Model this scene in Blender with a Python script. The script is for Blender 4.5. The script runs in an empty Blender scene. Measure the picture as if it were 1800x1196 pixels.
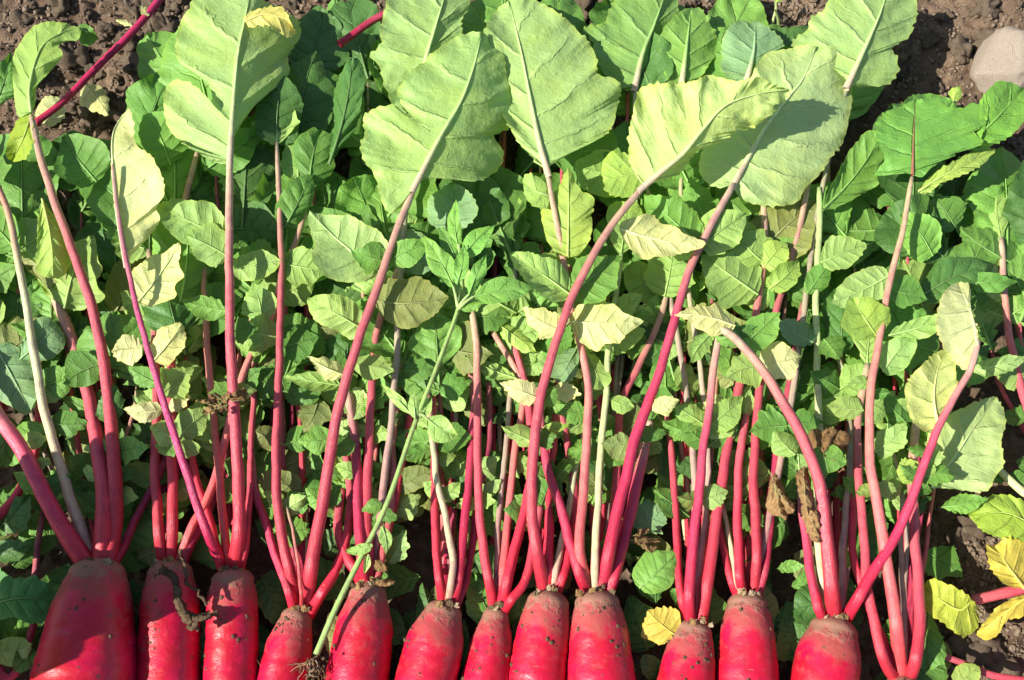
import bpy, math, random
import numpy as np
from mathutils import Vector, noise

rnd = random.Random(7)
S = bpy.context.scene
C = S.collection

# ------------------------------------------------------------------ camera, sky, sun, exposure
HF = math.tan(math.radians(27.5))            # half horizontal field of view
PITCH = math.radians(68)                     # looking down at the bed
LOOK = Vector((0, 0, 0.04)); DIST = 1.01
FWD = Vector((0, math.cos(PITCH), -math.sin(PITCH)))
UPV = Vector((0, math.sin(PITCH), math.cos(PITCH)))
RGT = Vector((1, 0, 0))
CAM = LOOK - FWD * DIST
cd = bpy.data.cameras.new('camera'); cam = bpy.data.objects.new('camera', cd); C.objects.link(cam)
cam.location = CAM; cam.rotation_euler = (math.pi/2 - PITCH, 0, 0)
cd.sensor_fit = 'HORIZONTAL'; cd.sensor_width = 36; cd.lens = 18 / HF
cd.clip_start = 0.02; cd.clip_end = 400
S.camera = cam

SUN_EL, SUN_AZ = math.radians(41), math.radians(199)   # azimuth of the sun measured from +X: it stands at the left
w = bpy.data.worlds.new('World'); S.world = w; w.use_nodes = True
nt = w.node_tree
sky = nt.nodes.new('ShaderNodeTexSky'); sky.sky_type = 'NISHITA'; sky.sun_disc = False
sky.sun_elevation = SUN_EL; sky.sun_rotation = math.pi/2 - SUN_AZ
bg = nt.nodes['Background']; bg.inputs['Strength'].default_value = 0.08
nt.links.new(sky.outputs[0], bg.inputs[0])
sd = bpy.data.lights.new('sun', 'SUN'); sd.energy = 4.8; sd.angle = math.radians(0.5); sd.color = (1, 0.955, 0.865)
sun = bpy.data.objects.new('sun', sd); C.objects.link(sun)
sv = Vector((math.cos(SUN_EL)*math.cos(SUN_AZ), math.cos(SUN_EL)*math.sin(SUN_AZ), math.sin(SUN_EL)))
sun.rotation_euler = sv.to_track_quat('Z', 'Y').to_euler(); sun.location = sv * 5
S.view_settings.view_transform = 'Standard'; S.view_settings.look = 'None'
S.view_settings.exposure = 0.85; S.view_settings.gamma = 1
S.cycles.max_bounces = 4; S.cycles.diffuse_bounces = 3; S.cycles.glossy_bounces = 1; S.cycles.transmission_bounces = 3

# ------------------------------------------------------------------ pixel -> point at a known height above the soil
def P(px, py, z):
    d = FWD + RGT * ((px-900)/900*HF) + UPV * ((598-py)/900*HF)
    return CAM + d * ((z - CAM.z) / d.z)
def PN(xy, z):                                # the same for arrays
    xy = np.asarray(xy, float); z = np.broadcast_to(np.asarray(z, float), xy.shape[:1])
    a = (xy[:, 0]-900)/900*HF; b = (598-xy[:, 1])/900*HF
    d = np.outer(np.ones(len(a)), FWD) + np.outer(a, RGT) + np.outer(b, UPV)
    return np.array(CAM) + d * ((z - CAM.z) / d[:, 2])[:, None]
def MPP(px, py, z):                           # metres per pixel there
    return (P(px, py, z) - CAM).dot(FWD) * HF / 900

def catmull(pts, n):
    p = np.asarray(pts, float)
    if len(p) == 2:
        t = np.linspace(0, 1, n)[:, None]; return p[0]*(1-t) + p[1]*t
    q = np.vstack([2*p[0]-p[1], p, 2*p[-1]-p[-2]])
    L = np.concatenate([[0], np.cumsum(np.linalg.norm(np.diff(p, axis=0), axis=1))])
    s = np.linspace(0, L[-1], n); i = np.clip(np.searchsorted(L, s, side='right')-1, 0, len(p)-2)
    u = ((s-L[i])/np.maximum(L[i+1]-L[i], 1e-9))[:, None]
    a, b, c, d = q[i], q[i+1], q[i+2], q[i+3]
    return 0.5*(2*b + (c-a)*u + (2*a-5*b+4*c-d)*u*u + (-a+3*b-3*c+d)*u**3)
def sstep(x): x = np.clip(x, 0, 1); return x*x*(3-2*x)

# ------------------------------------------------------------------ materials
MATS = {}
class N:
    def __init__(s, name):
        s.m = bpy.data.materials.new(name); s.m.use_nodes = True; s.t = s.m.node_tree
        s.bsdf = s.t.nodes['Principled BSDF']; s.out = s.t.nodes['Material Output']; MATS[name] = s.m
    def n(s, typ, **kw):
        o = s.t.nodes.new('ShaderNode'+typ)
        for k, v in kw.items():
            if k in o.bl_rna.properties: setattr(o, k, v)
        return o
    def l(s, a, b): s.t.links.new(a, b)
    def val(s, sock, v):
        if isinstance(v, (int, float, tuple, list)): sock.default_value = v
        else: s.l(v, sock)
    def math(s, op, a, b=0.0, c=0.0):
        o = s.n('Math', operation=op)
        for k, v in enumerate((a, b, c)): s.val(o.inputs[k], v)
        return o.outputs[0]
    def mix(s, f, a, b, mode='MIX'):
        o = s.n('Mix', data_type='RGBA', blend_type=mode)
        for k, v in ((0, f), (6, a), (7, b)): s.val(o.inputs[k], v)
        return o.outputs[2]
    def noise(s, scale, detail=4, vec=None, rough=0.6):
        o = s.n('TexNoise'); o.inputs['Scale'].default_value = scale; o.inputs['Detail'].default_value = detail
        o.inputs['Roughness'].default_value = rough
        if vec is not None: s.l(vec, o.inputs['Vector'])
        return o.outputs[0]
    def ramp(s, f, a, b):                      # smooth step a..b
        o = s.n('MapRange', interpolation_type='SMOOTHSTEP'); s.l(f, o.inputs[0])
        o.inputs[1].default_value = a; o.inputs[2].default_value = b; return o.outputs[0]
    def bump(s, h, strength, dist, prev=None):
        o = s.n('Bump'); o.inputs['Strength'].default_value = strength; o.inputs['Distance'].default_value = dist
        s.l(h, o.inputs['Height'])
        if prev is not None: s.l(prev, o.inputs['Normal'])
        return o.outputs[0]
    def obj(s): return s.n('TexCoord').outputs['Object']

def leaf_mat(name, vein_mul, vein_add, rough, transl, spec, net, edge):
    k = N(name); oc = k.obj()
    col = k.n('ObjectInfo').outputs['Color']
    sep = k.n('SeparateXYZ'); k.l(k.n('TexCoord').outputs['UV'], sep.inputs[0])
    u, v = sep.outputs[0], sep.outputs[1]
    wob = k.math('MULTIPLY', k.math('SUBTRACT', k.noise(38, 3, oc), 0.5), 0.42)
    f = k.math('ABSOLUTE', k.math('SUBTRACT', k.math('FRACT', k.math('ADD', u, wob)), 0.5))
    wid = k.math('MULTIPLY_ADD', v, -0.045, 0.075)
    vein = k.math('SUBTRACT', 1.0, k.ramp(k.math('DIVIDE', f, wid), 0.25, 1.0))
    vein = k.math('MULTIPLY', vein, k.math('SUBTRACT', 1.0, k.ramp(v, 0.6, 0.98)))
    rib = k.math('SUBTRACT', 1.0, k.ramp(v, 0.02, 0.06))
    w2 = k.math('MULTIPLY', k.math('SUBTRACT', k.noise(30, 3, oc), 0.5), 0.9)
    f2 = k.math('ABSOLUTE', k.math('SUBTRACT', k.math('FRACT', k.math('ADD', k.math('MULTIPLY_ADD', u, 2.0, k.math('MULTIPLY', v, 0.9)), w2)), 0.5))
    br = k.math('MULTIPLY', k.math('SUBTRACT', 1.0, k.ramp(f2, 0.02, 0.09)), k.math('MULTIPLY', k.ramp(v, 0.25, 0.5), k.math('SUBTRACT', 0.55, k.math('MULTIPLY', v, 0.4))))
    vein = k.math('MAXIMUM', vein, br)
    vor = k.n('TexVoronoi', feature='DISTANCE_TO_EDGE'); vor.inputs['Scale'].default_value = 115; k.l(oc, vor.inputs['Vector'])
    fine = k.math('SUBTRACT', 1.0, k.ramp(vor.outputs[0], 0.0, 0.09))
    # blotches of colour: age and nutrition, yellower towards the margin
    n1 = k.noise(22, 4, oc); n2 = k.noise(160, 3, oc)
    c = k.mix(k.ramp(n1, 0.35, 0.75), col, k.mix(1.0, col, (1.08, 1.0, 0.78, 1), 'MULTIPLY'))
    c = k.mix(k.math('MULTIPLY', k.ramp(n2, 0.4, 0.75), 0.22), c, k.mix(1.0, col, (0.74, 0.88, 0.72, 1), 'MULTIPLY'))
    c = k.mix(k.math('MULTIPLY', k.ramp(v, 0.9, 1.0), edge), c, k.mix(1.0, col, (1.35, 1.12, 0.6, 1), 'MULTIPLY'))
    vc = k.mix(1.0, k.mix(1.0, col, vein_mul, 'MULTIPLY'), vein_add, 'ADD')
    c = k.mix(k.math('MULTIPLY', fine, net), c, vc)
    c = k.mix(k.math('MULTIPLY', k.math('MAXIMUM', vein, rib), 0.42), c, vc)
    # a few brown insect nibbles
    spot = k.math('MULTIPLY', k.ramp(n2, 0.72, 0.76), k.ramp(n1, 0.55, 0.6))
    c = k.mix(k.math('MULTIPLY', spot, 0.7), c, (0.16, 0.1, 0.04, 1))
    k.l(c, k.bsdf.inputs['Base Color'])
    k.bsdf.inputs['Specular IOR Level'].default_value = spec
    rr = k.math('MULTIPLY_ADD', n2, 0.25, rough - 0.12); k.l(rr, k.bsdf.inputs['Roughness'])
    h = k.math('ADD', k.math('MULTIPLY', k.math('MAXIMUM', vein, rib), 1.0), k.math('ADD', k.math('MULTIPLY', fine, 0.16), k.math('MULTIPLY', n2, 0.5)))
    pk_ = k.noise(75, 2, oc)
    b = k.bump(h, 0.9, 0.001 if transl > 0.2 else -0.0012, k.bump(pk_, 0.7, 0.0022))
    k.l(b, k.bsdf.inputs['Normal'])
    tr = k.n('BsdfTranslucent'); k.l(k.mix(1.0, c, (1.1, 1.15, 0.55, 1), 'MULTIPLY'), tr.inputs[0]); k.l(b, tr.inputs[1])
    ms = k.n('MixShader'); ms.inputs[0].default_value = transl
    k.l(k.bsdf.outputs[0], ms.inputs[1]); k.l(tr.outputs[0], ms.inputs[2]); k.l(ms.outputs[0], k.out.inputs[0])
leaf_mat('leaf_underside', (1.15, 1.08, 1.1, 1), (0.09, 0.08, 0.05, 1), 0.55, 0.32, 0.35, 0.16, 0.5)
leaf_mat('leaf_upper', (1.35, 1.25, 1.1, 1), (0.03, 0.045, 0.015, 1), 0.52, 0.18, 0.35, 0.14, 0.25)

def stem_mat():
    k = N('stem_skin'); oc = k.obj()
    a = k.n('Attribute'); a.attribute_name = 'Col'
    n1 = k.noise(70, 4, oc)
    st = k.n('TexNoise'); mp = k.n('Mapping'); k.l(k.n('TexCoord').outputs['UV'], mp.inputs[0]); mp.inputs['Scale'].default_value = (34, 2.2, 1)
    k.l(mp.outputs[0], st.inputs['Vector']); st.inputs['Scale'].default_value = 1.0; st.inputs['Detail'].default_value = 3
    c = k.mix(k.math('MULTIPLY', k.ramp(st.outputs[0], 0.42, 0.68), 0.65), a.outputs[0], k.mix(1.0, a.outputs[0], (1.15, 1.9, 1.5, 1), 'MULTIPLY'))
    c = k.mix(k.math('MULTIPLY', k.ramp(n1, 0.45, 0.65), 0.55), c, k.mix(1.0, a.outputs[0], (0.66, 0.6, 0.8, 1), 'MULTIPLY'))
    sc = k.ramp(k.noise(240, 3, oc), 0.68, 0.73)
    c = k.mix(k.math('MULTIPLY', sc, 0.55), c, (0.45, 0.3, 0.16, 1))
    k.l(c, k.bsdf.inputs['Base Color'])
    k.l(k.math('MULTIPLY_ADD', n1, 0.3, 0.24), k.bsdf.inputs['Roughness'])
    k.bsdf.inputs['Specular IOR Level'].default_value = 0.5
    k.l(k.bump(k.math('ADD', st.outputs[0], k.math('MULTIPLY', k.noise(500, 2, oc), 0.5)), 0.7, 0.0009), k.bsdf.inputs['Normal'])
stem_mat()

def root_mat():
    k = N('radish_skin'); oc = k.obj()
    sep = k.n('SeparateXYZ'); k.l(k.n('TexCoord').outputs['UV'], sep.inputs[0])   # x round, y = metres below the crown
    d = sep.outputs[1]
    n1 = k.noise(28, 5, oc); n2 = k.noise(130, 4, oc); n3 = k.noise(420, 3, oc)
    red = k.mix(k.ramp(n1, 0.38, 0.62), (0.58, 0.006, 0.050, 1), (0.47, 0.007, 0.022, 1))
    red = k.mix(k.math('MULTIPLY', k.ramp(n2, 0.5, 0.75), 0.35), red, (0.66, 0.05, 0.06, 1))
    # fine cross lines of the skin
    cm = k.n('Mapping'); k.l(k.n('TexCoord').outputs['UV'], cm.inputs[0]); cm.inputs['Scale'].default_value = (4.5, 190, 1)
    ln = k.n('TexNoise'); ln.inputs['Scale'].default_value = 1.0; ln.inputs['Detail'].default_value = 4; k.l(cm.outputs[0], ln.inputs['Vector'])
    lines = k.ramp(ln.outputs[0], 0.66, 0.74)
    red = k.mix(k.math('MULTIPLY', lines, 0.55), red, (0.68, 0.25, 0.19, 1))
    # corky shoulder and clinging soil, thinning away from the crown
    fall = k.math('SUBTRACT', 1.0, k.ramp(d, 0.006, 0.062))
    cork = k.ramp(k.math('ADD', k.math('MULTIPLY', fall, 0.46), k.math('ADD', k.math('MULTIPLY', n1, 0.85), k.math('MULTIPLY', n2, 0.28))), 0.64, 0.86)
    c = k.mix(k.math('MULTIPLY', cork, 0.6), red, (0.25, 0.085, 0.058, 1))
    f2 = k.math('SUBTRACT', 1.0, k.ramp(d, 0.0, 0.05))
    soil = k.ramp(k.math('ADD', k.math('MULTIPLY', f2, 0.42), k.math('ADD', k.math('MULTIPLY', n2, 0.55), k.math('MULTIPLY', n1, 0.3))), 0.60, 0.78)
    c = k.mix(k.math('MULTIPLY', soil, 0.75), c, (0.24, 0.155, 0.095, 1))
    sp = k.n('TexVoronoi', feature='F1'); sp.inputs['Scale'].default_value = 95; k.l(oc, sp.inputs['Vector'])
    spot = k.math('MULTIPLY', k.math('SUBTRACT', 1.0, k.ramp(sp.outputs['Distance'], 0.12, 0.26)), k.ramp(k.noise(40, 2, oc), 0.52, 0.58))
    c = k.mix(k.math('MULTIPLY', spot, 0.75), c, (0.12, 0.055, 0.035, 1))
    k.l(c, k.bsdf.inputs['Base Color'])
    r = k.math('ADD', k.math('MULTIPLY', k.math('MAXIMUM', cork, soil), 0.4), k.math('MULTIPLY_ADD', n2, 0.25, 0.24)); k.l(r, k.bsdf.inputs['Roughness'])
    h = k.math('ADD', k.math('MULTIPLY', n2, 0.55), k.math('ADD', k.math('MULTIPLY', n3, 0.08), k.math('ADD', k.math('MULTIPLY', soil, 0.5), k.math('MULTIPLY', lines, -1.1))))
    k.l(k.bump(h, 0.8, 0.0016), k.bsdf.inputs['Normal'])
root_mat()

def earth_mat(name, a, b, c2, sc):
    k = N(name); oc = k.obj()
    n1 = k.noise(9*sc, 5, oc); n2 = k.noise(75*sc, 6, oc, 0.7); n3 = k.noise(400*sc, 4, oc, 0.7)
    c = k.mix(k.ramp(n1, 0.35, 0.65), a, b)
    c = k.mix(k.math('MULTIPLY', k.ramp(n2, 0.45, 0.7), 0.7), c, c2)
    c = k.mix(k.math('MULTIPLY', k.ramp(n3, 0.5, 0.75), 0.3), c, k.mix(1.0, c, (0.6, 0.58, 0.55, 1), 'MULTIPLY'))
    k.l(c, k.bsdf.inputs['Base Color']); k.bsdf.inputs['Roughness'].default_value = 0.95
    k.bsdf.inputs['Specular IOR Level'].default_value = 0.2
    b1 = k.bump(n2, 1.0, 0.008/sc); k.l(k.bump(n3, 0.8, 0.0022/sc, b1), k.bsdf.inputs['Normal'])
earth_mat('soil', (0.13, 0.086, 0.056, 1), (0.20, 0.134, 0.088, 1), (0.29, 0.208, 0.138, 1), 1)
earth_mat('clod_soil', (0.20, 0.142, 0.095, 1), (0.28, 0.21, 0.145, 1), (0.38, 0.295, 0.21, 1), 1.6)
earth_mat('pale_stone', (0.58, 0.46, 0.35, 1), (0.62, 0.51, 0.40, 1), (0.68, 0.57, 0.46, 1), 0.7)
earth_mat('dry_leaf', (0.25, 0.14, 0.055, 1), (0.40, 0.25, 0.11, 1), (0.16, 0.085, 0.035, 1), 1.2)
earth_mat('dark_withered', (0.14, 0.09, 0.05, 1), (0.2, 0.13, 0.075, 1), (0.09, 0.055, 0.032, 1), 1.2)
earth_mat('root_fibre', (0.42, 0.31, 0.19, 1), (0.5, 0.38, 0.25, 1), (0.3, 0.2, 0.12, 1), 1.2)

# ------------------------------------------------------------------ mesh helpers
def mesh_obj(name, V, F, mats, parent=None, uv=None, col=None, mi=None, smooth=True):
    me = bpy.data.meshes.new(name)
    V = np.asarray(V, np.float32); F = np.asarray(F, np.int32)
    off = np.zeros(3) if parent is None else np.array(root_of(parent).location)
    V = V - off.astype(np.float32)
    me.vertices.add(len(V)); me.vertices.foreach_set('co', V.ravel())
    k = F.shape[1]; me.loops.add(F.size); me.loops.foreach_set('vertex_index', F.ravel())
    me.polygons.add(len(F)); me.polygons.foreach_set('loop_start', np.arange(0, F.size, k, dtype=np.int32))
    me.polygons.foreach_set('loop_total', np.full(len(F), k, np.int32))
    if smooth: me.polygons.foreach_set('use_smooth', np.ones(len(F), bool))
    if uv is not None:
        l = me.uv_layers.new(name='UVMap'); l.data.foreach_set('uv', np.asarray(uv, np.float32)[F.ravel()].ravel())
    if col is not None:
        a = me.color_attributes.new('Col', 'FLOAT_COLOR', 'POINT')
        a.data.foreach_set('color', np.hstack([np.asarray(col, np.float32), np.ones((len(V), 1), np.float32)]).ravel())
    for m in mats: me.materials.append(MATS[m])
    if mi is not None: me.polygons.foreach_set('material_index', np.asarray(mi, np.int32))
    me.update(calc_edges=True); me.validate()
    o = bpy.data.objects.new(name, me); C.objects.link(o); o.parent = parent
    return o
def root_of(o):
    while o.parent is not None: o = o.parent
    return o
def thing(name, label, cat, loc, group=None):
    o = bpy.data.objects.new(name, None); C.objects.link(o); o.location = loc
    o.empty_display_size = 0.02; tag(o, label, cat, group); return o
def tag(o, label, cat, group=None):
    o['label'] = label; o['category'] = cat
    if group: o['group'] = group

def tube(pts, rad, sides=12, cap=True, groove=0.0, twist=0.0):
    pts = np.asarray(pts, float); n = len(pts); rad = np.broadcast_to(rad, (n,))
    T = np.gradient(pts, axis=0); T /= np.linalg.norm(T, axis=1)[:, None] + 1e-12
    up = np.array([0, 0, 1.0])
    A = np.cross(T, up); bad = np.linalg.norm(A, axis=1) < 1e-3; A[bad] = (1, 0, 0)
    A /= np.linalg.norm(A, axis=1)[:, None]; B = np.cross(A, T)
    th = np.arange(sides)/sides*2*math.pi
    g = 1 + groove*np.cos(th*5+twist)
    ring = (A[:, None, :]*(np.cos(th)*g)[None, :, None] + B[:, None, :]*(np.sin(th)*g)[None, :, None])*rad[:, None, None]
    V = (pts[:, None, :] + ring).reshape(-1, 3)
    i = np.arange(n-1)[:, None]*sides; j = np.arange(sides)[None, :]; j2 = (j+1) % sides
    F = np.stack([i+j, i+j2, i+sides+j2, i+sides+j], -1).reshape(-1, 4)
    arc = np.concatenate([[0], np.cumsum(np.linalg.norm(np.diff(pts, axis=0), axis=1))])
    uv = np.stack([np.tile(np.abs(2*th/(2*math.pi)-1), n), np.repeat(arc*40, sides)], -1)
    if cap:
        for e, r0 in ((0, 0), (n-1, (n-1)*sides)):
            c = len(V); V = np.vstack([V, pts[e]]); uv = np.vstack([uv, uv[r0]])
            q = np.arange(sides); q2 = (q+1) % sides
            cf = np.stack([r0+q, np.full(sides, c), np.full(sides, c), r0+q2], -1) if e else np.stack([r0+q2, np.full(sides, c), np.full(sides, c), r0+q], -1)
            F = np.vstack([F, np.stack([cf[:, 0], cf[:, 3], cf[:, 1], cf[:, 1]], -1)]) if False else F
    return V, F, uv

# ------------------------------------------------------------------ colours (what the plant itself is coloured)
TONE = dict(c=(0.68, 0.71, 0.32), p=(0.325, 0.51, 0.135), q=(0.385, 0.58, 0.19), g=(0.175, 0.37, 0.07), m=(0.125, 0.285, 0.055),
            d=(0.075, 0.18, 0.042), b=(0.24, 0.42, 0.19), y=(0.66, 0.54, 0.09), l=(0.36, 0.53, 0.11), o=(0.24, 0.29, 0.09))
STEM = dict(pink=[(0.56, 0.018, 0.035), (0.61, 0.065, 0.095), (0.59, 0.10, 0.12), (0.56, 0.38, 0.25)],
            hot=[(0.58, 0.014, 0.05), (0.66, 0.03, 0.16), (0.62, 0.06, 0.17), (0.56, 0.36, 0.27)],
            hotu=[(0.52, 0.015, 0.07), (0.56, 0.02, 0.10), (0.56, 0.02, 0.10), (0.54, 0.03, 0.11)],
            red=[(0.60, 0.012, 0.035), (0.64, 0.03, 0.06), (0.62, 0.07, 0.10), (0.60, 0.12, 0.14)],
            mag=[(0.55, 0.014, 0.035), (0.60, 0.028, 0.085), (0.59, 0.06, 0.115), (0.56, 0.36, 0.27)],
            sal=[(0.62, 0.05, 0.06), (0.66, 0.15, 0.14), (0.62, 0.22, 0.17), (0.52, 0.36, 0.22)],
            cream=[(0.62, 0.28, 0.22), (0.68, 0.52, 0.30), (0.66, 0.60, 0.34), (0.58, 0.20, 0.14)],
            lime=[(0.62, 0.40, 0.26), (0.60, 0.55, 0.27), (0.48, 0.52, 0.22), (0.40, 0.50, 0.18)],
            grey=[(0.50, 0.16, 0.16), (0.46, 0.30, 0.24), (0.44, 0.34, 0.22), (0.40, 0.38, 0.20)],
            purp=[(0.44, 0.014, 0.04), (0.42, 0.025, 0.075), (0.44, 0.05, 0.09), (0.44, 0.14, 0.13)])
def vary(c, a=0.12):
    k = 1 + rnd.uniform(-a, a)
    return tuple(min(0.85, x*k*(1+rnd.uniform(-a, a)*0.5)) for x in c)

# ------------------------------------------------------------------ leaf blade: outline traced or templated, veins run along iso-t lines
LEAFN = [0]
def blade(mid, A, B, zb, zt, parent, tone='p', arch=0.01, fold=(-0.12, -0.12), veins=5, upper=False, teeth=(4.5, 15), T=72, K=9,
          rumple=0.0015, curl=(0, 0), ribw=0, crumple=0, name='leaf', color=None, mat=None, ribcol=None):
    c = color or vary(TONE[tone], 0.07)
    LEAFN[0] += 1; sd_ = LEAFN[0]*13.37
    r = random.Random(LEAFN[0])
    mid = np.asarray(mid, float)
    M = catmull(mid, 80)
    size = np.linalg.norm(M[-1]-M[0])
    mpp = MPP(*M[40], zb)
    Vs, Fs, UVs = [], [], []
    base = 0
    t = np.linspace(0, 1, T); s = np.linspace(0, 1, K)
    for side, O in ((0, A), (1, B)):
        pts = np.vstack([M[0], np.asarray(O, float), M[-1]])
        out = catmull(pts, T)
        tang = np.gradient(out, axis=0); tang /= np.linalg.norm(tang, axis=1)[:, None]+1e-9
        nor = np.stack([-tang[:, 1], tang[:, 0]], -1)
        ctr = M[int(80*0.5)]
        if np.mean(np.sum(nor*(out-ctr), axis=1)) < 0: nor = -nor
        per = np.linalg.norm(np.diff(out, axis=0), axis=1).sum()
        nt_ = max(3, per/teeth[1])
        ph = t*nt_ + 1.1*np.array([noise.noise((x*nt_*0.45, sd_, side)) for x in t])
        fr = ph - np.floor(ph)
        saw = np.where(fr < 0.70, fr/0.70, (1-fr)/0.30)**1.35
        lob = np.array([noise.noise((x*per/80, sd_, side+20)) + 0.5*noise.noise((x*per/30, sd_, side+25)) for x in t])*(min(13, 0.14*per**0.72) if K < 14 else 4.5)
        amp = teeth[0]*(0.12+2.3*np.array([abs(noise.noise((math.floor(x)*1.7, sd_, side+5))) for x in ph]))
        env = sstep(t/0.06)*sstep((1-t)/0.05)
        out = out + nor*(((saw-0.45)*amp+lob)*env)[:, None]
        tau = np.clip(t**1.8*0.97, 0, 1); tau[-1] = 1.0
        mi_ = tau*79; i0 = np.clip(mi_.astype(int), 0, 78); fu = (mi_-i0)[:, None]
        Mo = M[i0]*(1-fu)+M[i0+1]*fu
        g = Mo[:, None, :]*(1-s)[None, :, None] + out[:, None, :]*s[None, :, None]
        # veins bend towards the tip
        ax = (M[-1]-M[0])/max(size, 1e-6)
        g += ax[None, None, :]*((-0.10*s*(1-s))[None, :, None]*np.linalg.norm(out-Mo, axis=1)[:, None, None]*env[:, None, None])
        wid = np.linalg.norm(out-Mo, axis=1)*mpp
        z = (zb*(1-tau)+zt*tau + arch*4*tau*(1-tau))[:, None] + fold[side]*wid[:, None]*s[None, :] + curl[side]*wid[:, None]*(s[None, :]**2.5)
        vph = t*veins + (0.5 if side else 0.0)
        q = np.abs(np.sin(math.pi*(vph+0.5)))[:, None]
        z = z + (-1 if not upper else 1)*0.0016*(size*mpp/0.12)*(q-0.5)*(s*(1.04-s)*4)[None, :]
        if size > 90:                             # raised lateral veins
            fd = np.abs(vph % 1.0-0.5)
            z = z + (-0.6 if upper else 1)*0.0008*np.exp(-(fd/0.07)**2)[:, None]*((1-0.75*s)*np.minimum(1, s*6))[None, :]
        pk = g.reshape(-1, 2)
        nz = np.array([noise.noise((x*0.020, y*0.020, sd_)) + 0.5*noise.noise((x*0.06, y*0.06, sd_+9)) for x, y in pk]).reshape(T, K)
        z = z + nz*rumple*1.9*(0.04+s)[None, :]
        ew = np.array([noise.noise((x*0.03+7, y*0.03, sd_+31)) for x, y in out])
        z = z + (ew*rumple*2.2)[:, None]*(s**3)[None, :]
        rf = np.array([noise.noise((x*per/78, sd_+3, side+40)) + 0.35*noise.noise((x*per/34, sd_+3, side+44)) for x in t])
        z = z + (rf*min(0.016, 0.085*size*mpp)*env)[:, None]*(s**1.8)[None, :]
        if crumple:
            cz = np.array([noise.noise((x*0.07, y*0.07, sd_+50))+0.7*noise.noise((x*0.16, y*0.16, sd_+60)) for x, y in pk]).reshape(T, K)
            z = z + cz*crumple
        zz = np.maximum(z.ravel(), 0.003)
        V = PN(pk, zz)
        if crumple:
            V = V + np.array([[noise.noise((x*60, y*60, sd_)), noise.noise((x*60+9, y*60, sd_)), 0] for x, y, _ in V])*crumple*0.8
        i = np.arange(T-1)[:, None]*K; j = np.arange(K-1)[None, :]
        F = np.stack([i+j, i+j+1, i+K+j+1, i+K+j], -1).reshape(-1, 4)
        uv = np.stack([np.repeat(t*veins + (0.5 if side else 0), K), np.tile(s, T)], -1)
        # consistent winding: face up
        a, b_, c_ = V[F[len(F)//2][0]], V[F[len(F)//2][1]], V[F[len(F)//2][2]]
        if np.cross(b_-a, c_-b_)[2] < 0: F = F[:, ::-1]
        Vs.append(V); Fs.append(F+base); UVs.append(uv); base += len(V)
    mats = [mat or ('leaf_upper' if upper else 'leaf_underside')]
    nf = sum(len(f) for f in Fs)
    if ribw:                                    # the raised midrib
        tt = np.linspace(0, 1, 40)
        Zm = zb*(1-tt)+zt*tt+arch*4*tt*(1-tt) + 0.0006
        Rp = PN(catmull(mid, 40), np.maximum(Zm, 0.003))
        rr = ribw*0.5*mpp*(0.06+0.94*(1-tt)**1.25)*0.75
        if ribw > 9: Rp = np.vstack([Rp[0]-(Rp[1]-Rp[0])*1.6, Rp]); rr = np.concatenate([[rr[0]*0.98], rr]); tt = np.concatenate([[0], tt])
        v, f, u = tube(Rp, rr, 8, False)
        vein_c = np.minimum(np.array(c)*np.array([1.2, 1.08, 1.1])+np.array([0.06, 0.05, 0.03]), 0.85)
        c0 = np.array(ribcol or ((0.56, 0.40, 0.27) if ribw > 9 else vein_c)); kk = sstep(tt/(2.2 if ribcol else 0.45))[:, None]
        ncol = len(np.vstack(Vs)); colr = np.vstack([np.zeros((ncol, 3)), np.repeat(c0*(1-kk)+vein_c*kk, 8, axis=0)])
        Vs.append(v); Fs.append(f+base); UVs.append(u)
        mats.append('stem_skin'); mi_f = np.concatenate([np.zeros(nf), np.ones(len(f))])
    else: colr = mi_f = None
    o = mesh_obj(name, np.vstack(Vs), np.vstack(Fs), mats, parent, uv=np.vstack(UVs), col=colr, mi=mi_f)
    o.color = (*c, 1)
    return o

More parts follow.
